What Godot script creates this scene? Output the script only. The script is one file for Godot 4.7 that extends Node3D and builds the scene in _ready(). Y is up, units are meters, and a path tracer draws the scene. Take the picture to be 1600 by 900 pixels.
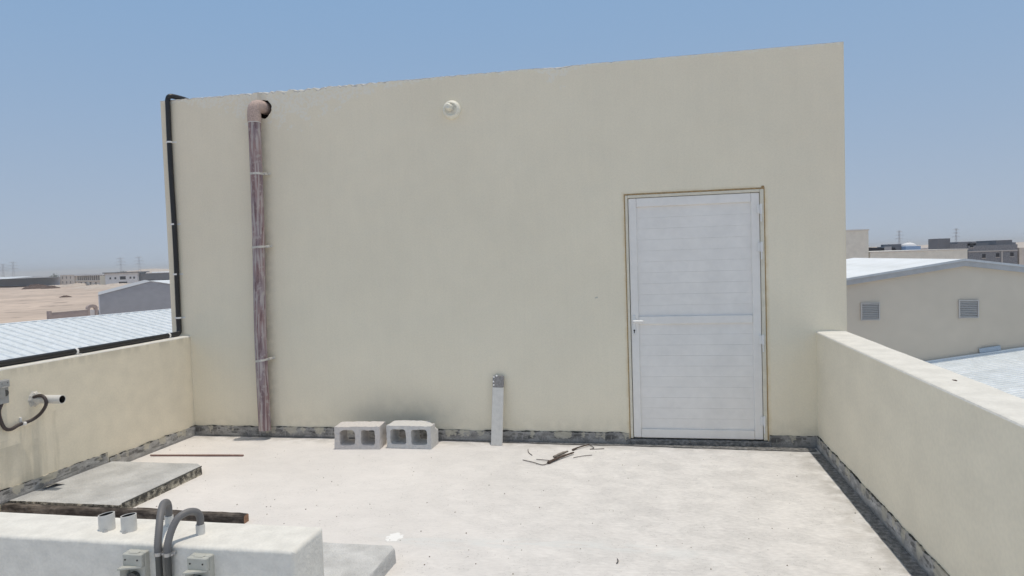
extends Node3D
# A flat roof with a plastered roof-top room, two parapets and the plain beyond. The room's front is the plane z = 0, the roof is y = 0.

const XL := -4.60       # left end of the room
const XR := 1.5624      # right end of the room
const HT := 3.2734      # its height
const PL := -4.4035     # inner face of the left parapet
const PR := 1.3272      # inner face of the right parapet
const GROUND := -8.4

var rng := RandomNumberGenerator.new()
var used := {}
var T := {}   # textures
var M := {}   # materials


func _ready():
	rng.seed = 7
	# ---- camera
	var cam := Camera3D.new()
	cam.name = "camera"
	cam.fov = 45.345
	cam.near = 0.05
	cam.far = 9000.0
	cam.transform = Transform3D(Basis(Vector3.UP, 0.1962) * Basis(Vector3.RIGHT, -0.0406) * Basis(Vector3.BACK, -0.0318), Vector3(0, 1.62, 5.9694))
	add_child(cam)
	cam.current = true
	# ---- sky, sun, exposure
	var sm := ProceduralSkyMaterial.new()
	sm.sky_top_color = Color(0.162, 0.322, 0.56).linear_to_srgb()
	sm.sky_horizon_color = Color(0.398, 0.460, 0.545).linear_to_srgb()
	sm.sky_curve = 0.19
	sm.ground_horizon_color = Color(0.39, 0.42, 0.45).linear_to_srgb()
	sm.ground_bottom_color = Color(0.40, 0.35, 0.30).linear_to_srgb()
	sm.sun_angle_max = 85.0
	sm.sun_curve = 0.62
	var sky := Sky.new()
	sky.sky_material = sm
	var env := Environment.new()
	env.background_mode = Environment.BG_SKY
	env.sky = sky
	env.tonemap_mode = Environment.TONE_MAPPER_LINEAR
	env.tonemap_exposure = 1.10
	env.sdfgi_enabled = true
	env.ssao_enabled = true
	env.ssil_enabled = true
	env.fog_enabled = true
	env.fog_density = 0.00022
	env.fog_light_color = Color(1.0, 0.99, 0.98)
	var we := WorldEnvironment.new()
	we.name = "world_environment"
	we.environment = env
	add_child(we)
	var sun := DirectionalLight3D.new()
	sun.name = "sun"
	sun.light_energy = 0.645
	sun.light_color = Color(1.0, 0.962, 0.902)
	sun.light_angular_distance = 0.53
	sun.shadow_enabled = true
	add_child(sun)
	sun.look_at_from_position(Vector3(0.095, 1.0, -0.0095) * 50.0, Vector3.ZERO, Vector3.FORWARD)

	make_textures()
	make_materials()
	build_ground()
	build_deck()
	build_room()
	build_parapets()
	build_left_neighbours()
	build_right_neighbours()
	build_low_wall()
	build_roof_fittings()
	build_loose_things()


# ------------------------------------------------------------------ naming
func numbered(called: String) -> String:
	if not used.has(called):
		used[called] = 0
		return called
	used[called] += 1
	return "%s_%03d" % [called, used[called]]

func tag(o: Node, label: String, category: String, group := ""):
	o.set_meta("label", label)
	o.set_meta("category", category)
	if group != "":
		o.set_meta("group", group)
	return o

func thing(called: String, label: String, category: String, at := Vector3.ZERO, turn := 0.0, group := "") -> Node3D:
	var o := Node3D.new()
	o.name = numbered(called)
	add_child(o)
	o.position = at
	o.rotation.y = turn
	tag(o, label, category, group)
	return o

func obj(called: String, st: SurfaceTool, m: Material, parent: Node = self) -> MeshInstance3D:
	var o := MeshInstance3D.new()
	o.mesh = st.commit()
	o.material_override = m
	o.name = numbered(called) if parent == self else called
	o.cast_shadow = GeometryInstance3D.SHADOW_CASTING_SETTING_ON
	parent.add_child(o, true)
	return o

func put(called: String, mesh: Mesh, m: Material, parent: Node, xf := Transform3D.IDENTITY) -> MeshInstance3D:
	var o := MeshInstance3D.new()
	o.mesh = mesh
	o.material_override = m
	o.name = called
	o.transform = xf
	parent.add_child(o, true)
	return o

func structure(o: Node):
	o.set_meta("kind", "structure")
	return o


# ------------------------------------------------------------------ shapes
func sto() -> SurfaceTool:
	var st := SurfaceTool.new()
	st.begin(Mesh.PRIMITIVE_TRIANGLES)
	return st

func tri(st: SurfaceTool, a: Vector3, b: Vector3, c: Vector3, n: Vector3, ua := Vector2.ZERO, ub := Vector2.ZERO, uc := Vector2.ZERO):
	if (a - c).cross(a - b).dot(n) < 0.0:
		var t := b; b = c; c = t
		var u := ub; ub = uc; uc = u
	st.set_normal(n); st.set_uv(ua); st.add_vertex(a)
	st.set_normal(n); st.set_uv(ub); st.add_vertex(b)
	st.set_normal(n); st.set_uv(uc); st.add_vertex(c)

func flat(st: SurfaceTool, a: Vector3, b: Vector3, c: Vector3, out: Vector3):
	var n := (b - a).cross(c - a)
	if n.length_squared() < 1e-16:
		return
	n = n.normalized()
	tri(st, a, b, c, n if n.dot(out) >= 0.0 else -n)

func quad(st: SurfaceTool, a: Vector3, b: Vector3, c: Vector3, d: Vector3, out: Vector3):
	flat(st, a, b, c, out)
	flat(st, a, c, d, out)

func quad_uv(st: SurfaceTool, p: Array, uv: Array, out: Vector3):
	tri(st, p[0], p[1], p[2], out, uv[0], uv[1], uv[2])
	tri(st, p[0], p[2], p[3], out, uv[0], uv[2], uv[3])

func box(st: SurfaceTool, lo: Vector3, hi: Vector3, bev := 0.0, xf := Transform3D.IDENTITY):
	var mid := (lo + hi) * 0.5
	var h := (hi - lo) * 0.5
	var b: float = minf(bev, minf(h.x, minf(h.y, h.z)) * 0.9)
	for a in 3:
		var u := (a + 1) % 3
		var v := (a + 2) % 3
		for s in [-1.0, 1.0]:
			var p := []
			for k in [[-1, -1], [1, -1], [1, 1], [-1, 1]]:
				var q := Vector3.ZERO
				q[a] = s * h[a]; q[u] = k[0] * (h[u] - b); q[v] = k[1] * (h[v] - b)
				p.append(xf * (mid + q))
			var n := Vector3.ZERO
			n[a] = s
			quad(st, p[0], p[1], p[2], p[3], xf.basis * n)
		if b > 0.0:
			for su in [-1.0, 1.0]:
				for sv in [-1.0, 1.0]:
					var q1 := Vector3.ZERO; var q2 := Vector3.ZERO; var q3 := Vector3.ZERO; var q4 := Vector3.ZERO
					q1[a] = -(h[a] - b); q1[u] = su * h[u]; q1[v] = sv * (h[v] - b)
					q2[a] = h[a] - b; q2[u] = su * h[u]; q2[v] = sv * (h[v] - b)
					q3[a] = h[a] - b; q3[u] = su * (h[u] - b); q3[v] = sv * h[v]
					q4[a] = -(h[a] - b); q4[u] = su * (h[u] - b); q4[v] = sv * h[v]
					var n := Vector3.ZERO
					n[u] = su; n[v] = sv
					quad(st, xf * (mid + q1), xf * (mid + q2), xf * (mid + q3), xf * (mid + q4), xf.basis * n)
	if b > 0.0:
		for sx in [-1.0, 1.0]:
			for sy in [-1.0, 1.0]:
				for sz in [-1.0, 1.0]:
					var s := Vector3(sx, sy, sz)
					flat(st, xf * (mid + s * Vector3(h.x, h.y - b, h.z - b)), xf * (mid + s * Vector3(h.x - b, h.y, h.z - b)), xf * (mid + s * Vector3(h.x - b, h.y - b, h.z)), xf.basis * s)

func smooth_path(p: Array, steps := 6) -> Array:
	var r := []
	for i in p.size() - 1:
		var a: Vector3 = p[maxi(i - 1, 0)]
		var b: Vector3 = p[i]
		var c: Vector3 = p[i + 1]
		var d: Vector3 = p[mini(i + 2, p.size() - 1)]
		for k in steps:
			r.append(b.cubic_interpolate(c, a, d, float(k) / steps))
	r.append(p[-1])
	return r

# a tube along points; rad is a number or an Array of numbers; uv: u around, v along in metres
func tube(st: SurfaceTool, pts: Array, rad, sides := 12, caps := true, ridge := 0.0, squash := 1.0):
	var n := pts.size()
	var t0: Vector3 = (pts[1] - pts[0]).normalized()
	var up := Vector3.UP if absf(t0.y) < 0.9 else Vector3.BACK
	var side := t0.cross(up).normalized()
	var rings := []
	var norms := []
	var run := 0.0
	var runs := []
	for i in n:
		var t: Vector3
		if i == 0: t = (pts[1] - pts[0]).normalized()
		elif i == n - 1: t = (pts[i] - pts[i - 1]).normalized()
		else: t = (pts[i + 1] - pts[i - 1]).normalized()
		if i > 0: run += (pts[i] - pts[i - 1]).length()
		runs.append(run)
		side = (side - t * side.dot(t)).normalized()
		var other := t.cross(side)
		var r: float = rad[i] if rad is Array else rad
		if ridge > 0.0 and i % 2 == 1: r += ridge
		var ring := []
		var nn := []
		for k in sides + 1:
			var a := TAU * k / sides
			var d := side * cos(a) + other * sin(a) * squash
			ring.append(pts[i] + d * r)
			nn.append(d.normalized())
		rings.append(ring)
		norms.append(nn)
	for i in n - 1:
		for k in sides:
			var idx := [[i, k], [i + 1, k], [i + 1, k + 1], [i, k], [i + 1, k + 1], [i, k + 1]]
			var pp := []
			for e in idx: pp.append(rings[e[0]][e[1]])
			for h in 2:
				var o := h * 3
				var order := [0, 1, 2]
				var a: Vector3 = pp[o]; var b: Vector3 = pp[o + 1]; var c: Vector3 = pp[o + 2]
				if (a - c).cross(a - b).dot(norms[i][k]) < 0.0: order = [0, 2, 1]
				for q in order:
					var e = idx[o + q]
					st.set_normal(norms[e[0]][e[1]])
					st.set_uv(Vector2(float(e[1]) / sides, runs[e[0]]))
					st.add_vertex(rings[e[0]][e[1]])
	if caps:
		for e in [0, n - 1]:
			var out: Vector3 = (pts[0] - pts[1]) if e == 0 else (pts[n - 1] - pts[n - 2])
			for k in sides:
				flat(st, pts[e], rings[e][k], rings[e][k + 1], out)

# profile: [radius, height] pairs turned about +y, then placed by xf
func lathe(st: SurfaceTool, prof: Array, xf: Transform3D, sides := 32):
	for i in prof.size() - 1:
		var r0: float = prof[i][0]; var h0: float = prof[i][1]; var r1: float = prof[i + 1][0]; var h1: float = prof[i + 1][1]
		var sl := Vector2(h1 - h0, r0 - r1).normalized()
		for k in sides:
			var a := TAU * k / sides
			var b := TAU * (k + 1) / sides
			var p := [Vector3(cos(a) * r0, h0, sin(a) * r0), Vector3(cos(b) * r0, h0, sin(b) * r0), Vector3(cos(b) * r1, h1, sin(b) * r1), Vector3(cos(a) * r1, h1, sin(a) * r1)]
			var m := (a + b) * 0.5
			var out := Vector3(cos(m) * sl.x, sl.y, sin(m) * sl.x)
			quad(st, xf * p[0], xf * p[1], xf * p[2], xf * p[3], xf.basis * out)

# a polygon in x,y pushed from z0 to z1
func prism(st: SurfaceTool, poly: PackedVector2Array, z0: float, z1: float, xf := Transform3D.IDENTITY, sides := true):
	var ix := Geometry2D.triangulate_polygon(poly)
	for z in [z0, z1]:
		var out := Vector3(0, 0, 1 if z == z1 else -1)
		for i in range(0, ix.size(), 3):
			var a := poly[ix[i]]; var b := poly[ix[i + 1]]; var c := poly[ix[i + 2]]
			flat(st, xf * Vector3(a.x, a.y, z), xf * Vector3(b.x, b.y, z), xf * Vector3(c.x, c.y, z), xf.basis * out)
	if not sides: return
	var cw := Geometry2D.is_polygon_clockwise(poly)
	for i in poly.size():
		var a := poly[i]
		var b := poly[(i + 1) % poly.size()]
		var e := b - a
		var out := Vector3(e.y, -e.x, 0) * (-1.0 if cw else 1.0)
		quad(st, xf * Vector3(a.x, a.y, z0), xf * Vector3(b.x, b.y, z0), xf * Vector3(b.x, b.y, z1), xf * Vector3(a.x, a.y, z1), xf.basis * out)


# ------------------------------------------------------------------ textures
func noise(s: int, f: float, oct := 3, type := FastNoiseLite.TYPE_SIMPLEX_SMOOTH) -> FastNoiseLite:
	var n := FastNoiseLite.new()
	n.seed = s
	n.frequency = f
	n.noise_type = type
	n.fractal_octaves = oct
	n.fractal_type = FastNoiseLite.FRACTAL_FBM if oct > 1 else FastNoiseLite.FRACTAL_NONE
	return n

func paint(w: int, h: int, f: Callable) -> ImageTexture:   # f(x, y) -> Color in sRGB
	var d := PackedByteArray()
	d.resize(w * h * 3)
	var i := 0
	for y in h:
		for x in w:
			var c: Color = f.call(x, y)
			d[i] = clampi(int(c.r * 255.0 + 0.5), 0, 255)
			d[i + 1] = clampi(int(c.g * 255.0 + 0.5), 0, 255)
			d[i + 2] = clampi(int(c.b * 255.0 + 0.5), 0, 255)
			i += 3
	return ImageTexture.create_from_image(Image.create_from_data(w, h, false, Image.FORMAT_RGB8, d))

# a seamless texture: dark..light by noise made of a coarse and a fine layer
func mottle(s: int, size: int, f1: float, f2: float, dark: Color, light: Color, share := 0.5, contrast := 1.0) -> ImageTexture:
	var a := noise(s, f1, 4).get_seamless_image(size, size)
	var b := noise(s + 50, f2, 3).get_seamless_image(size, size)
	return paint(size, size, func(x, y):
		var v: float = lerpf(a.get_pixel(x, y).r, b.get_pixel(x, y).r, share)
		return dark.lerp(light, clampf((v - 0.5) * contrast + 0.5, 0.0, 1.0)))

func bumps(s: int, size: int, f: float, strength: float, oct := 4) -> ImageTexture:
	var a := noise(s, f, oct).get_seamless_image(size, size)
	a.convert(Image.FORMAT_RGB8)
	a.bump_map_to_normal_map(strength)
	return ImageTexture.create_from_image(a)

func grey(v: float) -> Color:
	return Color(v, v, v)

func make_textures():
	T.n_sand = bumps(3, 512, 0.09, 5.0)
	T.n_rough = bumps(4, 512, 0.035, 9.0, 5)
	var rough_wall := noise(6, 0.012, 5).get_image(1280, 680)
	rough_wall.convert(Image.FORMAT_RGB8)
	rough_wall.bump_map_to_normal_map(2.2)
	T.n_wall = ImageTexture.create_from_image(rough_wall)
	T.n_soft = bumps(5, 512, 0.012, 4.0, 3)
	T.concrete = mottle(11, 512, 0.012, 0.12, grey(0.72), grey(1.0), 0.45, 1.6)
	T.slab = mottle(12, 512, 0.007, 0.16, Color(0.72, 0.72, 0.715), Color(0.90, 0.90, 0.895), 0.5, 1.5)
	T.bitumen = mottle(13, 512, 0.02, 0.15, Color(0.33, 0.33, 0.33), Color(0.70, 0.695, 0.69), 0.5, 2.0)
	T.faint = mottle(14, 512, 0.008, 0.05, grey(0.93), grey(1.0), 0.35, 1.6)
	T.metal = mottle(15, 512, 0.008, 0.03, Color(0.90, 0.90, 0.89), Color(1, 1, 1), 0.4, 1.8)
	T.edge = mottle(16, 512, 0.016, 0.10, Color(0.26, 0.25, 0.24), Color(0.86, 0.83, 0.77), 0.35, 2.6)
	T.door = mottle(17, 256, 0.012, 0.05, grey(0.962), grey(1.0), 0.4, 1.5)
	T.wood = wood()
	# the room's front wall, 6.16 m x 3.27 m
	var W := 1536; var H := 816
	var n1 := noise(21, 0.0035, 3); var n2 := noise(22, 0.02, 4); var n3 := noise(23, 0.18, 2); var n4 := noise(24, 0.05, 3)
	var lw := XR - XL
	T.wall = paint(W, H, func(px, py):
		var x: float = XL + lw * px / W
		var y: float = HT * (1.0 - float(py) / H)
		var v: float = 1.0 + 0.014 * n1.get_noise_2d(px, py) + 0.008 * n2.get_noise_2d(px, py * 0.7) + 0.012 * n3.get_noise_2d(px, py)
		v += 0.005 * n4.get_noise_2d(px * 2.2, py * 0.10)                       # faint runs
		var c := Color(0.940, 0.902, 0.815) * v
		var g := 0.55 + 0.9 * n2.get_noise_2d(px * 1.7 + 300.0, py * 1.7)
		# dust and splashes near the roof
		var low: float = clampf(1.0 - (y - 0.10) / 0.16, 0.0, 1.0)
		c = c.lerp(Color(0.70, 0.67, 0.59), 0.22 * low * clampf(g, 0.0, 1.0))
		# bare, patched plaster along the top, most of it by the pipe
		var near: float = exp(-pow((x + 3.3) / 0.75, 2.0)) * 0.30 + exp(-pow((x + 0.72) / 0.13, 2.0)) * 0.14 + 0.025
		if y > HT - near * clampf(g + 0.25, 0.0, 1.3):
			c = c.lerp(Color(0.945, 0.93, 0.885), 0.65 * clampf(0.3 + 1.6 * n4.get_noise_2d(px * 2.0, py * 2.0) + 0.4, 0.0, 1.0))
		# soft darker patch above the two blocks
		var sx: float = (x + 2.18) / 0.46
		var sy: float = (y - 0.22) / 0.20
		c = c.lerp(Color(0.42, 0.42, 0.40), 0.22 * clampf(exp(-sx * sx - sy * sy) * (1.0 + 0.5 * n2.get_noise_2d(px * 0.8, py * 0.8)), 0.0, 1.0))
		# darker band just right of the drain pipe
		var dp: float = x + 3.60 + 0.035 * (3.2 - y) / 3.2
		if dp > 0.03 and dp < 0.16:
			c = c.lerp(Color(0.60, 0.58, 0.52), 0.30 * (1.0 - (dp - 0.03) / 0.13) * clampf(g + 0.2, 0.0, 1.0))
		# yellow sealant smear round the door frame
		var ex: float = maxf(maxf(-0.1857 - x, x - 0.9404), y - 2.1387)
		if ex > -0.02 and ex < 0.035 and y > 0.05:
			c = c.lerp(Color(0.80, 0.70, 0.50), 0.45 * clampf(1.0 - ex / 0.035, 0.0, 1.0) * clampf(g + 0.15, 0.0, 1.0))
		# a scratch
		if absf(y - 1.273 - 0.2 * (x + 0.457)) < 0.005 and absf(x + 0.45) < 0.012: c = Color(0.78, 0.765, 0.71)
		return c)
	# left parapet face: 2.7 m of it, 1 m high, stained, with painted shadow runs
	var m1 := noise(31, 0.012, 4); var m2 := noise(32, 0.06, 3)
	T.parapet_left = paint(1024, 384, func(px, py):
		var z: float = 2.7 * px / 1024.0
		var y: float = 1.0 - py / 384.0
		var v: float = 1.0 + 0.03 * m1.get_noise_2d(px, py) + 0.02 * m2.get_noise_2d(px * 2, py * 2)
		var c := Color(0.935, 0.893, 0.805) * v
		for s in [[1.72, 0.050, 0.66], [1.60, 0.030, 0.62], [1.84, 0.10, 0.56], [2.02, 0.06, 0.50]]:  # shade of the spout and cable, painted below them as dark runs
			var d: float = absf(z - s[0] - 0.03 * m1.get_noise_2d(7.0, py * 0.4)) / s[1]
			if d < 1.0 and y < s[2]: c = c.lerp(Color(0.62, 0.59, 0.51), 0.17 * (1.0 - d * d) * clampf(0.7 + m2.get_noise_2d(px, py * 0.15), 0.0, 1.0))
		if y < 0.45 and z > 1.75: c = c.lerp(Color(0.66, 0.63, 0.56), 0.2 * clampf(0.5 + 2.0 * m1.get_noise_2d(px * 0.8, py * 0.5), 0.0, 1.0))
		if y > 0.93: c = c.lerp(Color(0.70, 0.67, 0.6), clampf(0.35 + m1.get_noise_2d(px * 1.5, 5.0), 0.0, 0.5) * (y - 0.93) * 10.0)
		return c)
	T.parapet_right = paint(1024, 256, func(px, py):
		var v: float = 1.0 + 0.03 * m1.get_noise_2d(px * 0.7, py + 900) + 0.02 * m2.get_noise_2d(px * 2, py * 2)
		var c := Color(0.932, 0.896, 0.812) * v
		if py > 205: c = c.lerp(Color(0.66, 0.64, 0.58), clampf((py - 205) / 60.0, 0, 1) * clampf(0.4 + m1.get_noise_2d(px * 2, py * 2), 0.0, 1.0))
		return c)
	# bitumen upstands: u along (4 m), v up
	T.skirt_dark = skirting_image(41, 0.55)
	T.skirt_light = skirting_image(42, 0.66)
	# roof coating: 5.73 m x 4.3 m
	var f1 := noise(51, 0.004, 4); var f2 := noise(52, 0.03, 4); var f3 := noise(53, 0.22, 2); var f4 := noise(54, 0.012, 5); var f5 := noise(55, 0.09, 4); var f6 := noise(56, 0.003, 2)
	T.floor = paint(1400, 1050, func(px, py):
		var x: float = PL + 5.7307 * px / 1400.0
		var z: float = 4.3 * py / 1050.0
		var right: float = smoothstep(-2.4, 0.6, x)
		var v: float = 1.0 + 0.030 * f1.get_noise_2d(px, py) + (0.012 + 0.016 * right) * f2.get_noise_2d(px * 0.7, py * 1.6)
		var c := Color(0.866, 0.852, 0.843).lerp(Color(0.846, 0.836, 0.828), right) * v
		var big: float = f1.get_noise_2d(px * 1.4 + 400.0, py * 2.2)
		c = c * (1.0 - 0.028 * clampf((big + 0.05) * 2.6, 0.0, 1.0) * (0.3 + 0.7 * right))
		var wear: float = f4.get_noise_2d(px * 1.3, py * 1.5)
		c = c.lerp(Color(0.70, 0.695, 0.69), clampf((wear + 0.15) * 0.55, 0.0, 0.20) * (0.25 + 0.75 * right))
		var fine: float = f5.get_noise_2d(px * 0.8, py * 1.7)
		c = c * (1.0 + (0.014 + 0.042 * right) * fine)
		var sp: float = f3.get_noise_2d(px, py * 1.3)
		if sp > 0.60 - 0.06 * right: c = c.lerp(Color(0.55, 0.54, 0.53), clampf((sp - 0.54) * 4.0, 0.0, 0.5) * clampf(0.5 + 2.0 * wear, 0.1, 1.0))
		elif sp < -0.66: c = c.lerp(Color(0.90, 0.89, 0.87), 0.5)
		# a long pale brush of a second coat
		var br: float = exp(-pow((z - 2.17 - 0.03 * sin(x * 4.0)) / 0.07, 2.0)) * smoothstep(-1.8, -1.4, x) * (1.0 - smoothstep(0.0, 0.6, x))
		c = c.lerp(Color(0.83, 0.84, 0.84), 0.55 * br * clampf(0.6 + 2.0 * f2.get_noise_2d(px * 0.5, py * 2.0), 0.0, 1.0))
		# spilled white
		var dx: float = (x + 1.517) / 0.045
		var dz: float = (z - 2.16) / 0.06
		if dx * dx + dz * dz < 1.0 + 0.9 * f2.get_noise_2d(px * 3.0, py * 3.0): c = Color(0.93, 0.93, 0.93)
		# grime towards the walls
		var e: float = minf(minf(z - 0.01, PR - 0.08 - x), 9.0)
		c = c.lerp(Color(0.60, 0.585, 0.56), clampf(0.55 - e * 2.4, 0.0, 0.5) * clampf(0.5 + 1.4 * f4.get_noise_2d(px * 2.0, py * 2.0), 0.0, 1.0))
		return c)
	# drain pipe: u around, v along; purple-brown paint under pale scale
	var p1 := noise(61, 0.05, 4); var p2 := noise(62, 0.02, 3)
	T.pipe = paint(128, 1024, func(px, py):
		var a: float = TAU * px / 128.0
		var s: float = p1.get_noise_3d(cos(a) * 40.0, sin(a) * 40.0, py * 0.16)
		var q: float = p2.get_noise_3d(cos(a) * 26.0, sin(a) * 26.0, py * 0.35)
		var c := Color(0.575, 0.515, 0.53).lerp(Color(0.60, 0.50, 0.495), clampf(0.5 + 1.5 * q, 0, 1))
		c = c.lerp(Color(0.74, 0.71, 0.70), clampf((s + 0.05) * 2.4, 0.0, 0.8))
		var chalk: float = p1.get_noise_3d(cos(a) * 22.0 + 90.0, sin(a) * 22.0, py * 0.9)
		if chalk > 0.22: c = c.lerp(Color(0.72, 0.69, 0.67), clampf((chalk - 0.22) * 4.0, 0.0, 0.6))
		if s < -0.28: c = c.lerp(Color(0.40, 0.30, 0.31), 0.5)
		return c)
	# sand plain, repeated every 420 m
	var g1 := noise(71, 0.006, 5); var g2 := noise(72, 0.05, 4); var g3 := noise(73, 0.010, 3)
	T.sand = paint(1024, 1024, func(px, py):
		var v: float = 1.0 + 0.10 * g1.get_noise_2d(px, py) + 0.07 * g2.get_noise_2d(px, py)
		var c := Color(0.765, 0.695, 0.635) * v
		var tr: float = absf(g3.get_noise_2d(px * 0.9 + py * 0.5, py * 0.3))
		if tr < 0.035: c = c.lerp(Color(0.58, 0.52, 0.47), 0.55 * (1.0 - tr / 0.035))
		var dk: float = g2.get_noise_2d(px * 0.6 + 77.0, py * 0.6)
		if dk > 0.30: c = c.lerp(Color(0.52, 0.46, 0.42), clampf((dk - 0.30) * 3.0, 0, 0.5))
		return c)

func skirting_image(s: int, base: float) -> ImageTexture:
	var a := noise(s, 0.022, 4); var b := noise(s + 9, 0.09, 3); var d := noise(s + 17, 0.02, 2)
	return paint(1536, 64, func(px, py):
		var up: float = 1.0 - py / 64.0
		var v: float = base + 0.20 * a.get_noise_2d(px * 0.8, py * 1.1) + 0.10 * b.get_noise_2d(px * 1.6, py * 1.2)
		var blot: float = a.get_noise_2d(px * 0.6 + 500.0, py * 1.5)
		if blot > 0.18 and up > 0.3: v = lerpf(v, 0.22, clampf((blot - 0.18) * 4.0, 0.0, 0.75 if base < 0.5 else 0.5))
		var drip: float = b.get_noise_2d(px * 0.9 + 900.0, py * 0.12)
		if drip > 0.36: v = lerpf(v, 0.66, clampf((drip - 0.36) * 6.0, 0.0, 0.7))
		if up > 0.87 + 0.10 * d.get_noise_2d(px * 2.0, 3.0): v = lerpf(v, 0.10, 0.85)
		elif up > 0.72: v = lerpf(v, 0.62, 0.45)
		if up < 0.15: v = lerpf(v, 0.45, 0.4)
		var c := Color(v, v * 0.985, v * 0.965)
		# wall paint brushed down over it in places, and pale mortar laps
		var lap: float = d.get_noise_2d(px * 0.9 + 60.0, 40.0) + 0.35 * b.get_noise_2d(px * 0.8, py * 0.6)
		if lap > 0.08 and up > 0.62 - 0.5 * lap and up < 0.93: c = c.lerp(Color(0.80, 0.77, 0.69), clampf((lap - 0.08) * 5.0, 0.0, 0.7))
		var dust: float = a.get_noise_2d(px * 0.4 + 1200.0, py * 0.8)
		if dust > 0.0: c = c.lerp(Color(0.66, 0.645, 0.62), clampf(dust * 2.0, 0.0, 0.5) * (1.0 - up * 0.6))
		return c)

func wood() -> ImageTexture:
	var a := noise(81, 0.02, 4); var b := noise(82, 0.10, 3)
	return paint(512, 128, func(px, py):
		var v: float = 0.5 + 0.5 * a.get_noise_2d(px * 0.35, py * 3.0) + 0.25 * b.get_noise_2d(px * 0.3, py * 4.0)
		return Color(0.20, 0.175, 0.165).lerp(Color(0.64, 0.61, 0.58), clampf((v - 0.5) * 1.7 + 0.45, 0.0, 1.0)))


# ------------------------------------------------------------------ materials
func mat(c: Color, rough := 0.85, tex: Texture2D = null, scale := 1.0, normal: Texture2D = null, nscale := 0.5) -> StandardMaterial3D:
	# c is the real-world (linear) base colour; tex and normal are laid on from three sides, scale times per metre
	var m := StandardMaterial3D.new()
	m.albedo_color = c.linear_to_srgb()
	m.roughness = rough
	if tex or normal:
		m.uv1_triplanar = true
		m.uv1_world_triplanar = true
		m.uv1_scale = Vector3.ONE * scale
	if tex: m.albedo_texture = tex
	if normal:
		m.normal_enabled = true
		m.normal_texture = normal
		m.normal_scale = nscale
	return m

func uvmat(tex: Texture2D, rough := 0.9, normal: Texture2D = null, nscale := 0.5, c := Color.WHITE) -> StandardMaterial3D:
	var m := StandardMaterial3D.new()
	m.albedo_color = c
	m.albedo_texture = tex
	m.roughness = rough
	if normal:
		m.normal_enabled = true
		m.normal_texture = normal
		m.normal_scale = nscale
	return m

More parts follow.
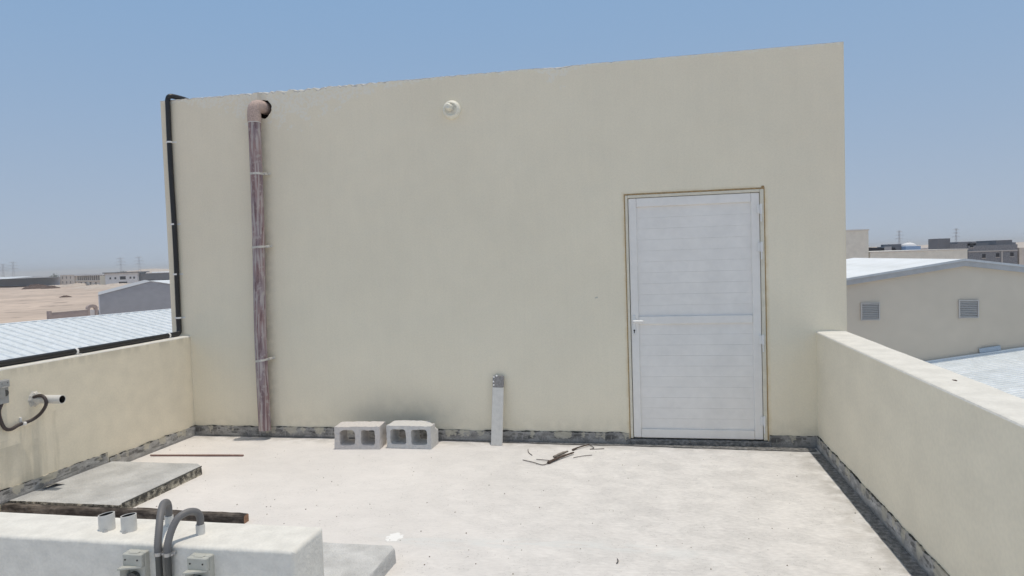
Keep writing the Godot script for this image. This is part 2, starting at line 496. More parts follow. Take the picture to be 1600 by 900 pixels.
func make_materials():
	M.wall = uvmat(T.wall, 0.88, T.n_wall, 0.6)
	M.cream = mat(Color(0.80, 0.75, 0.62), 0.88, T.faint, 0.7, T.n_soft, 0.35)
	M.cream_pale = mat(Color(0.90, 0.86, 0.75), 0.88, T.faint, 0.3)
	M.parapet_left = uvmat(T.parapet_left, 0.88)
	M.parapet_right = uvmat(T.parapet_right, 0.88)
	M.coping = mat(Color(0.80, 0.775, 0.715), 0.9, T.faint, 1.2, T.n_rough, 0.25)
	M.plaster = mat(Color(0.82, 0.79, 0.73), 0.95, T.concrete, 3.0, T.n_rough, 0.8)
	M.floor = uvmat(T.floor, 0.92)
	M.skirt_dark = uvmat(T.skirt_dark, 0.75)
	M.skirt_light = uvmat(T.skirt_light, 0.8)
	M.bitumen = mat(Color(0.8, 0.8, 0.8), 0.8, T.bitumen, 2.0, T.n_rough, 0.8)
	M.slab = mat(Color(0.76, 0.765, 0.775), 0.93, T.slab, 0.9, T.n_rough, 0.5)
	M.edge = mat(Color(0.80, 0.79, 0.76), 0.9, T.edge, 1.6, T.n_rough, 0.8)
	M.slab_pale = mat(Color(0.88, 0.88, 0.885), 0.93, T.slab, 1.3, T.n_rough, 0.5)
	M.block = mat(Color(0.70, 0.685, 0.665), 0.95, T.faint, 7.0, T.n_rough, 0.6)
	M.block_warm = mat(Color(0.70, 0.66, 0.635), 0.95, T.faint, 7.0, T.n_rough, 0.6)
	M.white_wall = mat(Color(0.82, 0.795, 0.735), 0.85, T.faint, 2.5, T.n_rough, 0.25)
	M.white_door = mat(Color(0.90, 0.87, 0.83), 0.40, T.door, 0.9)
	M.white_part = mat(Color(0.82, 0.81, 0.79), 0.4)
	M.white_pvc = mat(Color(0.74, 0.72, 0.68), 0.5, T.faint, 6.0)
	M.pale_box = mat(Color(0.52, 0.52, 0.47), 0.55, T.faint, 5.0)
	M.grey_box = mat(Color(0.42, 0.42, 0.41), 0.5, T.faint, 5.0)
	M.sealant = mat(Color(0.60, 0.40, 0.19), 0.85, T.concrete, 8.0)
	M.frame_cream = mat(Color(0.80, 0.75, 0.62), 0.7, T.faint, 3.0)
	M.black = mat(Color(0.018, 0.018, 0.020), 0.42)
	M.dark = mat(Color(0.03, 0.025, 0.022), 0.9)
	M.conduit = mat(Color(0.17, 0.165, 0.165), 0.55)
	M.conduit_dark = mat(Color(0.085, 0.085, 0.08), 0.5)
	M.cable = mat(Color(0.055, 0.042, 0.042), 0.5)
	M.steel = mat(Color(0.45, 0.45, 0.45), 0.38)
	M.steel.metallic = 0.8
	M.pipe = uvmat(T.pipe, 0.85, T.n_sand, 0.2)
	M.elbow = mat(Color(0.70, 0.535, 0.47), 0.8, T.concrete, 9.0, T.n_rough, 0.5)
	M.hole = mat(Color(0.075, 0.04, 0.03), 0.95, T.concrete, 9.0)
	M.fitting = mat(Color(0.90, 0.87, 0.75), 0.55, T.faint, 5.0)
	M.board = mat(Color(0.70, 0.685, 0.65), 0.6, T.faint, 4.0)
	M.board_band = mat(Color(0.36, 0.345, 0.34), 0.7, T.concrete, 6.0)
	M.wood = mat(Color(0.55, 0.53, 0.52), 0.9, T.wood, 1.0, T.n_rough, 0.6)
	M.wood_end = mat(Color(0.42, 0.24, 0.15), 0.9, T.concrete, 9.0)
	M.rod = mat(Color(0.33, 0.20, 0.17), 0.75, T.concrete, 4.0)
	M.stick = mat(Color(0.12, 0.085, 0.07), 0.85, T.concrete, 8.0)
	M.stick_pale = mat(Color(0.33, 0.29, 0.25), 0.85, T.concrete, 8.0)
	M.sand = uvmat(T.sand, 0.97)
	M.sheet = mat(Color(0.79, 0.83, 0.86), 0.45, T.metal, 0.35)
	M.sheet_b = mat(Color(0.77, 0.81, 0.84), 0.45, T.metal, 0.31)
	M.sheet_c = mat(Color(0.81, 0.845, 0.87), 0.42, T.metal, 0.4)
	M.sheet_white = mat(Color(0.78, 0.82, 0.86), 0.5, T.metal, 0.1)
	M.fascia = mat(Color(0.47, 0.47, 0.475), 0.5, T.faint, 0.8)
	M.fascia_light = mat(Color(0.62, 0.64, 0.66), 0.5, T.faint, 0.8)
	M.gable = mat(Color(0.68, 0.60, 0.495), 0.9, T.door, 0.12)
	M.louvre = mat(Color(0.56, 0.53, 0.50), 0.6)
	M.louvre_dark = mat(Color(0.24, 0.23, 0.22), 0.8)
	M.grey_metal = mat(Color(0.40, 0.42, 0.46), 0.6, T.faint, 0.15)
	M.grey_metal_pale = mat(Color(0.68, 0.73, 0.82), 0.6, T.faint, 0.1)
	M.far_cream = mat(Color(0.74, 0.67, 0.59), 0.9, T.faint, 0.1)
	M.far_white = mat(Color(0.82, 0.82, 0.82), 0.85, T.faint, 0.1)
	M.far_blue = mat(Color(0.42, 0.49, 0.57), 0.8)
	M.far_grey = mat(Color(0.20, 0.21, 0.23), 0.85, T.faint, 0.1)
	M.window = mat(Color(0.025, 0.03, 0.04), 0.25)
	M.block_wall = mat(Color(0.34, 0.35, 0.375), 0.95, T.concrete, 0.35)
	M.tank = mat(Color(0.30, 0.45, 0.66), 0.5)
	M.pink_wall = mat(Color(0.45, 0.38, 0.36), 0.9, T.faint, 0.2)
	M.rubble = mat(Color(0.17, 0.115, 0.095), 0.95, T.concrete, 0.3)
	M.mound = mat(Color(0.60, 0.52, 0.45), 0.97, T.faint, 0.1)
	M.leaf = mat(Color(0.045, 0.06, 0.035), 0.9)
	M.mast = mat(Color(0.50, 0.52, 0.55), 0.6)


# ------------------------------------------------------------------ the setting
func build_ground():
	# one sheet of sand to the horizon, rings that widen outwards, with low rough relief
	var st := sto()
	var n := noise(90, 0.02, 4)
	var n2 := noise(91, 0.004, 3)
	var segs := 220
	var radii := [0.0]
	var r := 14.0
	while r < 3800.0:
		radii.append(r)
		r *= 1.055
	var height := func(x: float, z: float, rr: float) -> float:
		var k := smoothstep(60.0, 160.0, rr) * (1.0 - smoothstep(520.0, 640.0, rr))
		return GROUND + k * (0.45 * n.get_noise_2d(x, z) + 0.8 * maxf(0.0, n2.get_noise_2d(x, z)))
	for i in radii.size():
		for k in segs + 1:
			var a := TAU * k / segs
			var x: float = cos(a) * radii[i]
			var z: float = sin(a) * radii[i]
			var y: float = height.call(x, z, radii[i])
			var e := 1.5
			var nn := Vector3(height.call(x - e, z, radii[i]) - height.call(x + e, z, radii[i]), 2.0 * e, height.call(x, z - e, radii[i]) - height.call(x, z + e, radii[i])).normalized()
			st.set_normal(nn)
			st.set_uv(Vector2(x, z) / 420.0)
			st.add_vertex(Vector3(x, y, z))
	for i in radii.size() - 1:
		for k in segs:
			var a := i * (segs + 1) + k
			var b := a + segs + 1
			for q in [a, b, b + 1, a, b + 1, a + 1]:
				st.add_index(q)
	structure(obj("sand_ground", st, M.sand))
	for h in [[-900.0, -1180.0, 620.0, 13.0, 2], [-1250.0, -960.0, 560.0, 11.0, 3], [520.0, -1500.0, 640.0, 13.0, 4], [1100.0, -1400.0, 600.0, 12.0, 5]]:
		var s2 := sto()
		mound(s2, h[2], h[3], h[4], 40, 10)
		var o := obj("low_hill", s2, M.mound)
		o.position = Vector3(h[0], GROUND - 1.0, h[1])
		o.rotation.y = atan2(-h[0], -h[1]) * -1.0
		o.scale = Vector3(1, 1, 0.25)
		structure(o)

func mound(st: SurfaceTool, rad: float, high: float, s: int, segs := 20, rings := 6):
	var n := noise(s, 2.2 / rad, 3)
	var p := func(i: int, k: int) -> Vector3:
		var a := TAU * (k % segs) / segs
		var t := float(i) / rings
		var rr := rad * t * (1.0 + 0.25 * n.get_noise_2d(cos(a) * rad, sin(a) * rad))
		var v := Vector3(cos(a) * rr, 0, sin(a) * rr)
		v.y = high * (1.0 - t * t) * (1.0 + 0.55 * n.get_noise_2d(v.x * 2.0 + 40.0, v.z * 2.0))
		if i == rings: v.y = -0.15 * high
		return v
	for i in rings:
		for k in segs:
			quad(st, p.call(i, k), p.call(i + 1, k), p.call(i + 1, k + 1), p.call(i, k + 1), Vector3.UP)

func build_deck():
	# the coated roof surface, one sheet from the room to well behind the viewer
	var st := sto()
	var z1 := 12.9
	var nx := 58; var nz := 130
	var n := noise(95, 0.9, 3)
	var P := func(i: int, k: int) -> Vector3:
		var x := lerpf(PL - 0.1, PR + 0.1, float(i) / nx)
		var z := lerpf(-0.1, z1, float(k) / nz)
		return Vector3(x, 0.0022 * n.get_noise_2d(x, z), z)
	for k in nz + 1:
		for i in nx + 1:
			var a: Vector3 = P.call(i, k)
			var e := 0.02
			var hx: float = (n.get_noise_2d(a.x - e, a.z) - n.get_noise_2d(a.x + e, a.z)) * 0.0022
			var hz: float = (n.get_noise_2d(a.x, a.z - e) - n.get_noise_2d(a.x, a.z + e)) * 0.0022
			st.set_normal(Vector3(hx, 2.0 * e, hz).normalized())
			st.set_uv(Vector2((a.x - PL) / 5.7307, a.z / 4.3))
			st.add_vertex(a)
	for k in nz:
		for i in nx:
			var a := k * (nx + 1) + i
			var b := a + nx + 1
			for q in [a, a + 1, b + 1, a, b + 1, b]:
				st.add_index(q)
	var deck = structure(obj("roof_floor", st, M.floor))
	# the building below it
	var w := sto()
	box(w, Vector3(XL, GROUND - 0.5, -3.6), Vector3(XR, -0.05, z1))
	obj("facade_wall", w, M.cream, deck)
	# bare bitumen widened to include the shade along room and right parapet, ragged edge
	var b := sto()
	var en := noise(96, 3.0, 3)
	var last := Vector3.ZERO
	var lx := 0.0
	for i in 121:
		var x := lerpf(PL + 0.02, PR - 0.03, i / 120.0)
		var wd := 0.012 + 0.055 * smoothstep(-2.2, -0.2, x) + 0.050 * smoothstep(-0.2, 1.2, x) + 0.012 * en.get_noise_1d(x * 1.5)
		var q := Vector3(x, 0.0055, maxf(wd, 0.008) + 0.008)
		if i > 0: quad(b, Vector3(lx, 0.0055, -0.02), Vector3(x, 0.0055, -0.02), q, last, Vector3.UP)
		last = q
		lx = x
	obj("bitumen_shade_strip", b, M.bitumen, deck)
	var c := sto()
	var lz := 0.0
	for i in 200:
		var z := 0.19 + i * 0.06
		var q := Vector3(PR - 0.088 - 0.008 * en.get_noise_1d(z * 1.5 + 50.0), 0.0055, z)
		if i > 0: quad(c, Vector3(PR + 0.02, 0.0055, lz), Vector3(PR + 0.02, 0.0055, z), q, last, Vector3.UP)
		last = q
		lz = z
	obj("bitumen_shade_strip", c, M.bitumen, deck)
	# grit on the coating
	var mm := MultiMesh.new()
	mm.transform_format = MultiMesh.TRANSFORM_3D
	var g := sto()
	mound(g, 1.0, 0.9, 5, 7, 2)
	mm.mesh = g.commit()
	mm.instance_count = 700
	for i in 700:
		var s := 0.0012 + 0.0035 * pow(rng.randf(), 3.0)
		var x := rng.randf_range(-2.6, PR - 0.08) if rng.randf() < 0.8 else rng.randf_range(PL + 0.1, -2.6)
		mm.set_instance_transform(i, Transform3D(Basis(Vector3.UP, rng.randf() * TAU).scaled(Vector3(s, s, s * 1.5)), Vector3(x, 0.001, rng.randf_range(0.2, 4.2))))
	var mi := MultiMeshInstance3D.new()
	mi.multimesh = mm
	mi.material_override = M.stick_pale
	mi.name = "grit"
	mi.set_meta("kind", "stuff")
	add_child(mi, true)


# ragged upstand band along local x: length, height, lifted by y0
func upstand(length: float, h: float, seed_: int, y0 := 0.0, thick := 0.009) -> SurfaceTool:
	var st := sto()
	var n := noise(seed_, 4.0, 3)
	var steps := int(length / 0.02)
	var pt := PackedVector3Array()
	var pf := PackedFloat32Array()
	for i in steps + 1:
		var x := length * i / steps
		pf.append(x)
		pt.append(Vector3(h + 0.010 * n.get_noise_1d(x) + 0.004 * n.get_noise_1d(x * 9.0), thick + 0.003 * n.get_noise_1d(x * 3.0 + 40.0), 0))
	for i in steps:
		var x0 := pf[i]; var x1 := pf[i + 1]
		var t0 := pt[i]; var t1 := pt[i + 1]
		var p := [Vector3(x0, y0, t0.y + 0.004), Vector3(x1, y0, t1.y + 0.004), Vector3(x1, y0 + t1.x, t1.y), Vector3(x0, y0 + t0.x, t0.y)]
		var uv := [Vector2(x0 / 4.0, 1.0), Vector2(x1 / 4.0, 1.0), Vector2(x1 / 4.0, 1.0 - t1.x / (h + 0.012)), Vector2(x0 / 4.0, 1.0 - t0.x / (h + 0.012))]
		quad_uv(st, p, uv, Vector3(0, 0, 1))
		quad_uv(st, [p[3], p[2], Vector3(x1, y0 + t1.x, -0.01), Vector3(x0, y0 + t0.x, -0.01)], [uv[3], uv[2], uv[2], uv[3]], Vector3.UP)
	return st


# ------------------------------------------------------------------ the roof-top room
func wall_part(st: SurfaceTool, poly: PackedVector2Array):
	var ix := Geometry2D.triangulate_polygon(poly)
	var n := Vector3(0, 0, 1)
	for i in range(0, ix.size(), 3):
		var v := []
		var uv := []
		for k in 3:
			var p := poly[ix[i + k]]
			v.append(Vector3(p.x, p.y, 0))
			uv.append(Vector2((p.x - XL) / (XR - XL), 1.0 - p.y / HT))
		tri(st, v[0], v[1], v[2], n, uv[0], uv[1], uv[2])

func build_room():
	var room := thing("rooftop_room", "tall cream plastered rooftop room with a white door in its blank front wall", "building")
	# ---- front wall: four pieces round the door and the pipe's hole, one mesh; its top edge is chipped
	var cn := noise(101, 5.0, 4)
	var chip := func(x: float) -> float:
		var v: float = 0.005 + (0.004 + 0.014 * (1.0 - smoothstep(-0.8, 0.5, x))) * maxf(0.0, cn.get_noise_1d(x * 2.0) + 0.2)
		v += 0.060 * maxf(0.0, cn.get_noise_1d(x * 3.0 + 20.0) + 0.15) * exp(-pow((x + 3.2) / 0.9, 2.0))
		v += 0.020 * exp(-pow((x + 0.72) / 0.09, 2.0)) + 0.012 * maxf(0.0, cn.get_noise_1d(x * 6.0 + 90.0)) * (1.0 - smoothstep(-0.6, 0.6, x))
		return minf(v, 0.058)
	var top := func(x0: float, x1: float) -> PackedVector2Array:
		var r := PackedVector2Array()
		var k := int(absf(x1 - x0) / 0.02) + 1
		for i in k + 1:
			var x := lerpf(x0, x1, float(i) / k)
			r.append(Vector2(x, HT - chip.call(x)))
		return r
	var hx := -3.508; var hy := 3.110
	var hole := func(a: float) -> Vector2:
		return Vector2(hx, hy) + Vector2(cos(a) * 0.080, sin(a) * 0.084) * (1.0 + 0.13 * cn.get_noise_1d(a * 0.6 + 7.0) + 0.06 * sin(a * 3.0))
	var st := sto()
	var poly := PackedVector2Array([Vector2(XL, -0.3)])
	var left_half := PackedVector2Array()
	for i in 17: left_half.append(hole.call(-PI / 2 - PI * i / 16.0))
	poly.append(Vector2(left_half[0].x, -0.3))
	poly.append_array(left_half)
	poly.append_array(top.call(left_half[16].x, XL))
	wall_part(st, poly)
	poly = PackedVector2Array([Vector2(left_half[0].x, -0.3), Vector2(-0.1857, -0.3)])
	poly.append_array(top.call(-0.1857, left_half[16].x))
	var right_half := PackedVector2Array()
	for i in 17: right_half.append(hole.call(PI / 2 - PI * i / 16.0))
	right_half[0] = left_half[16]
	right_half[16] = left_half[0]
	poly.append_array(right_half)
	wall_part(st, poly)
	poly = PackedVector2Array([Vector2(-0.1857, 2.1387), Vector2(0.9404, 2.1387)])
	poly.append_array(top.call(0.9404, -0.1857))
	wall_part(st, poly)
	poly = PackedVector2Array([Vector2(0.9404, -0.3), Vector2(XR, -0.3)])
	poly.append_array(top.call(XR, 0.9404))
	wall_part(st, poly)
	wall_part(st, PackedVector2Array([Vector2(-0.1857, -0.3), Vector2(0.9404, -0.3), Vector2(0.9404, 0.03), Vector2(-0.1857, 0.03)]))
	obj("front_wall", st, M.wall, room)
	# bare plaster that shows along the broken top edge, then the flat top
	var pl := sto()
	var tp := sto()
	var prev := []
	var steps := 300
	for i in steps + 1:
		var x := lerpf(XL, XR, float(i) / steps)
		var c: float = chip.call(x)
		var back := -0.006 - c * (1.3 + 0.8 * cn.get_noise_1d(x * 8.0 + 200.0))
		var row := [Vector3(x, HT - c - 0.010, -0.0015), Vector3(x, HT - c * 0.5, -0.002 - c * 0.25), Vector3(x, HT, back - 0.003), Vector3(x, HT, -0.2)]
		if i > 0:
			for k in 2: quad(pl, prev[k], row[k], row[k + 1], prev[k + 1], Vector3(0, 1, 1))
			quad(tp, prev[2], row[2], row[3], prev[3], Vector3.UP)
		prev = row
	obj("broken_plaster_edge", pl, M.plaster, room)
	obj("wall_top", tp, M.coping, room)
	var hl := sto()   # inside of the hole
	for i in 32:
		var a0: Vector2 = hole.call(TAU * i / 32.0 - PI)
		var a1: Vector2 = hole.call(TAU * (i + 1) / 32.0 - PI)
		quad(hl, Vector3(a0.x, a0.y, 0), Vector3(a1.x, a1.y, 0), Vector3(a1.x, a1.y, -0.15), Vector3(a0.x, a0.y, -0.15), Vector3(hx - a0.x, hy - a0.y, 0))
		flat(hl, Vector3(a0.x, a0.y, -0.15), Vector3(a1.x, a1.y, -0.15), Vector3(hx, hy, -0.15), Vector3(0, 0, 1))
	obj("pipe_hole", hl, M.hole, room)
	# ---- the other walls and the roof
	var s := sto()
	box(s, Vector3(XL + 0.003, -0.3, -3.4), Vector3(XL + 0.2, HT, -0.2)); obj("side_wall", s, M.cream, room)
	s = sto()
	box(s, Vector3(XR - 0.2, -0.3, -3.4), Vector3(XR - 0.003, HT, -0.2)); obj("side_wall", s, M.cream, room)
	s = sto()
	box(s, Vector3(XL + 0.003, -0.3, -3.6), Vector3(XR - 0.003, HT, -3.4)); obj("back_wall", s, M.cream, room)
	s = sto()
	box(s, Vector3(XL + 0.2, 2.85, -3.4), Vector3(XR - 0.2, 3.0, -0.2)); obj("roof_slab", s, M.coping, room)
	s = sto()   # ends and back of the front wall
	quad(s, Vector3(XL, -0.3, 0), Vector3(XL, HT - 0.004, 0), Vector3(XL, HT - 0.004, -0.2), Vector3(XL, -0.3, -0.2), Vector3(-1, 0, 0))
	quad(s, Vector3(XR, -0.3, 0), Vector3(XR, HT - 0.004, 0), Vector3(XR, HT - 0.004, -0.2), Vector3(XR, -0.3, -0.2), Vector3(1, 0, 0))
	quad(s, Vector3(XL + 0.2, 0, -0.2), Vector3(-0.1857, 0, -0.2), Vector3(-0.1857, HT, -0.2), Vector3(XL + 0.2, HT, -0.2), Vector3(0, 0, -1))
	quad(s, Vector3(0.9404, 0, -0.2), Vector3(XR - 0.2, 0, -0.2), Vector3(XR - 0.2, HT, -0.2), Vector3(0.9404, HT, -0.2), Vector3(0, 0, -1))
	quad(s, Vector3(-0.1857, 2.1387, -0.2), Vector3(0.9404, 2.1387, -0.2), Vector3(0.9404, HT, -0.2), Vector3(-0.1857, HT, -0.2), Vector3(0, 0, -1))
	obj("wall_reveal", s, M.cream, room)
	# ---- skirting
	var k1 := obj("skirting", upstand(-0.20 - PL, 0.100, 111), M.skirt_dark, room)
	k1.position = Vector3(PL, 0, 0)
	var k2 := obj("skirting", upstand(PR - 0.955, 0.100, 112), M.skirt_dark, room)
	k2.position = Vector3(0.955, 0, 0)
	# ---- door
	var dx0 := -0.1857; var dx1 := 0.9404; var dy0 := 0.0554; var dy1 := 2.1387
	s = sto()
	box(s, Vector3(dx0 - 0.02, 0, -0.16), Vector3(dx1 + 0.03, dy0 - 0.008, 0.022), 0.006)
	obj("threshold", s, M.bitumen, room)
	s = sto()   # yellowed sealant line round the frame
	box(s, Vector3(dx0 - 0.006, dy0, -0.02), Vector3(dx0 + 0.002, dy1 + 0.010, 0.006), 0.003)
	box(s, Vector3(dx1 - 0.002, dy0, -0.02), Vector3(dx1 + 0.006, dy1 + 0.012, 0.006), 0.003)
	box(s, Vector3(dx0 + 0.002, dy1 - 0.002, -0.02), Vector3(dx1 - 0.002, dy1 + 0.010, 0.006), 0.003)
	box(s, Vector3(dx1 - 0.020, dy1 + 0.011, -0.01), Vector3(dx1 + 0.004, dy1 + 0.024, 0.005), 0.004)
	obj("door_sealant", s, M.sealant, room)
	s = sto()   # frame
	box(s, Vector3(dx0 + 0.0025, dy0, -0.09), Vector3(dx0 + 0.0245, dy1 - 0.003, 0.009), 0.003)
	box(s, Vector3(dx1 - 0.0325, dy0, -0.09), Vector3(dx1 - 0.0025, dy1 - 0.003, 0.009), 0.003)
	box(s, Vector3(dx0 + 0.025, dy1 - 0.026, -0.09), Vector3(dx1 - 0.033, dy1 - 0.003, 0.009), 0.003)
	obj("door_frame", s, M.frame_cream, room)
	# leaf: stiles and rails, slats between them
	var lx0 := dx0 + 0.029; var lx1 := dx1 - 0.036; var ly0 := dy0 + 0.004; var ly1 := dy1 - 0.030
	var sw := 0.066
	var rail_y := 1.035
	s = sto()
	box(s, Vector3(lx0, ly0, -0.045), Vector3(lx0 + sw, ly1, 0.0), 0.004)
	box(s, Vector3(lx1 - sw, ly0, -0.045), Vector3(lx1, ly1, 0.0), 0.004)
	for r in [[ly0, ly0 + 0.075], [rail_y, rail_y + 0.068], [ly1 - 0.075, ly1]]:
		box(s, Vector3(lx0 + sw + 0.0012, r[0], -0.044), Vector3(lx1 - sw - 0.0012, r[1], 0.002), 0.004)
	var leaf := obj("door", s, M.white_door, room)
	for part in [[ly0 + 0.075, rail_y, 10], [rail_y + 0.068, ly1 - 0.075, 10]]:
		var step: float = (part[1] - part[0]) / part[2]
		var ms := sto()
		box(ms, Vector3(lx0 + sw - 0.004, 0.0002, -0.032), Vector3(lx1 - sw + 0.004, step - 0.0002, -0.016), 0.0007)
		var mesh := ms.commit()
		for i in part[2]:
			put("slat", mesh, M.white_door, leaf, Transform3D(Basis(), Vector3(0, part[0] + step * i, 0.0005 * rng.randf())))
	s = sto()
	box(s, Vector3(lx0 + 0.012, 0.945, -0.002), Vector3(lx0 + 0.040, 1.115, 0.008), 0.004)
	obj("lock_plate", s, M.white_part, leaf)
	s = sto()
	tube(s, [Vector3(lx0 + 0.026, 1.066, 0.0), Vector3(lx0 + 0.026, 1.066, 0.036)], 0.009, 12)
	box(s, Vector3(lx0 + 0.014, 1.055, 0.030), Vector3(lx0 + 0.105, 1.074, 0.044), 0.006)
	obj("handle", s, M.white_part, leaf)
	s = sto()
	tube(s, [Vector3(lx0 + 0.026, 0.985, 0.0075), Vector3(lx0 + 0.026, 0.985, 0.0095)], 0.0075, 12)
	box(s, Vector3(lx0 + 0.0225, 0.962, 0.0075), Vector3(lx0 + 0.0295, 0.982, 0.0095))
	obj("keyhole", s, M.dark, leaf)
	for y in [1.93, 1.62, 0.855, 0.175]:
		s = sto()
		tube(s, [Vector3(lx1 + 0.010, y, 0.016), Vector3(lx1 + 0.010, y + 0.085, 0.016)], 0.010, 10)
		box(s, Vector3(lx1 - 0.020, y + 0.006, -0.001), Vector3(lx1 + 0.008, y + 0.079, 0.010), 0.002)
		tube(s, [Vector3(lx1 + 0.010, y - 0.06, 0.014), Vector3(lx1 + 0.010, y - 0.002, 0.014)], 0.006, 8)
		obj("hinge", s, M.white_part, leaf)


# ------------------------------------------------------------------ parapets
func build_parapets():
	var z1 := 12.9
	# left: inner face with its own stained paint, then coping and outer side
	var left := thing("left_parapet", "cream parapet wall with stained face and black conduit along its top", "parapet wall")
	left.name = numbered("parapet_wall")
	var s := sto()
	var h := 0.9806
	for seg in [[0.0, 2.7], [2.7, 5.4], [5.4, 8.1], [8.1, z1]]:
		quad_uv(s, [Vector3(PL, -0.1, seg[0]), Vector3(PL, -0.1, seg[1]), Vector3(PL, h - 0.012, seg[1]), Vector3(PL, h - 0.012, seg[0])],
			[Vector2(seg[0] / 2.7, 1.1), Vector2(seg[1] / 2.7, 1.1), Vector2(seg[1] / 2.7, 0.0), Vector2(seg[0] / 2.7, 0.0)], Vector3(1, 0, 0))
	obj("inner_face", s, M.parapet_left, left)
	s = sto()
	coping(s, PL, -1.0, PL - XL, h, 0.0, z1, 121)
	obj("coping", s, M.coping, left)
	s = sto()
	quad(s, Vector3(XL, -0.1, 0), Vector3(XL, h - 0.01, 0), Vector3(XL, h - 0.01, z1), Vector3(XL, -0.1, z1), Vector3(-1, 0, 0))
	quad(s, Vector3(XL, -0.1, z1), Vector3(XL, h - 0.01, z1), Vector3(PL, h - 0.01, z1), Vector3(PL, -0.1, z1), Vector3(0, 0, 1))
	obj("outer_face", s, M.cream, left)
	var turn_l := Basis(Vector3.UP, PI / 2)
	var k := obj("skirting", upstand(1.10, 0.100, 122), M.skirt_light, left)
	k.transform = Transform3D(turn_l, Vector3(PL, 0, 1.10))
	k = obj("skirting", upstand(3.0, 0.086, 123, 0.06), M.skirt_light, left)
	k.transform = Transform3D(turn_l, Vector3(PL, 0, 4.12))
	# right
	var right := thing("right_parapet", "cream parapet wall with wide bare sunlit top beside the white door", "parapet wall")
	right.name = numbered("parapet_wall")
	h = 0.9605
	s = sto()
	for i in 3:
		var a := i * 4.3
		quad_uv(s, [Vector3(PR, -0.1, a), Vector3(PR, -0.1, a + 4.3), Vector3(PR, h - 0.012, a + 4.3), Vector3(PR, h - 0.012, a)],
			[Vector2(0, 1.0), Vector2(1, 1.0), Vector2(1, 0), Vector2(0, 0)], Vector3(-1, 0, 0))
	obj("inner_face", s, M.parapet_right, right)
	s = sto()
	coping(s, PR, 1.0, XR - PR, h, 0.0, z1, 124)
	obj("coping", s, M.coping, right)
	s = sto()
	quad(s, Vector3(XR, -0.1, 0), Vector3(XR, h - 0.01, 0), Vector3(XR, h - 0.01, z1), Vector3(XR, -0.1, z1), Vector3(1, 0, 0))
	quad(s, Vector3(XR, -0.1, z1), Vector3(XR, h - 0.01, z1), Vector3(PR, h - 0.01, z1), Vector3(PR, -0.1, z1), Vector3(0, 0, 1))
	obj("outer_face", s, M.cream, right)
	k = obj("skirting", upstand(z1 - 0.02, 0.104, 125), M.skirt_light, right)
	k.transform = Transform3D(Basis(Vector3.UP, -PI / 2), Vector3(PR, 0, 0.02))
	s = sto()
	mound(s, 0.022, 0.006, 6, 14, 3)
	var o := obj("hole_mark", s, M.hole, right)  # dark mound standing in for a small hole mark
	o.position = Vector3(1.455, h, 2.27)
	o.scale = Vector3(0.6, 1, 1.4)
	# rear parapet, behind the viewer
	var rear := thing("rear_parapet", "cream parapet wall closing the roof behind the viewer", "parapet wall")
	rear.name = numbered("parapet_wall")
	s = sto()
	box(s, Vector3(PL + 0.003, -0.1, z1 - 0.2), Vector3(PR - 0.003, 0.96, z1 - 0.003), 0.01)
	obj("wall", s, M.cream, rear)

# a slightly uneven rounded top: face x, outwards sign, width
func coping(st: SurfaceTool, x: float, sgn: float, w: float, h: float, z0: float, z1: float, seed_: int):
	var n := noise(seed_, 1.6, 4)
	var prev := []
	var steps := int((z1 - z0) / 0.05)
	for i in steps + 1:
		var z := lerpf(z0, z1, float(i) / steps)
		var e := 0.0035 * n.get_noise_1d(z * 2.0)
		var d := 0.003 * n.get_noise_1d(z * 5.0 + 80.0)
		var row := [Vector3(x, h - 0.012, z), Vector3(x + sgn * 0.004, h - 0.004 + d * 0.5, z), Vector3(x + sgn * (0.013 + d), h + e * 0.3, z), Vector3(x + sgn * w * 0.5, h + 0.002 + e, z), Vector3(x + sgn * (w - 0.012), h + e, z), Vector3(x + sgn * w, h - 0.01, z)]
		if i > 0:
			for k in 5:
				quad(st, prev[k], row[k], row[k + 1], prev[k + 1], Vector3([-0.9, -0.5, -0.1, 0.0, 0.8][k] * sgn, 1, 0))
		prev = row


# ------------------------------------------------------------------ sheet-metal roofs
# one ribbed sheet: width along x, length along z, lying on y = 0
func sheet_mesh(width: float, length: float, ribs: int, rib_h := 0.035) -> ArrayMesh:
	var st := sto()
	var pitch := width / ribs
	var prof := [Vector2(0, 0)]
	for i in ribs:
		var c := pitch * (i + 0.5)
		prof.append(Vector2(c - pitch * 0.16, 0)); prof.append(Vector2(c - pitch * 0.08, rib_h)); prof.append(Vector2(c + pitch * 0.08, rib_h)); prof.append(Vector2(c + pitch * 0.16, 0))
	prof.append(Vector2(width, 0.002))
	for i in prof.size() - 1:
		quad(st, Vector3(prof[i].x, prof[i].y, 0), Vector3(prof[i + 1].x, prof[i + 1].y, 0), Vector3(prof[i + 1].x, prof[i + 1].y, length), Vector3(prof[i].x, prof[i].y, length), Vector3.UP)
	return st.commit()

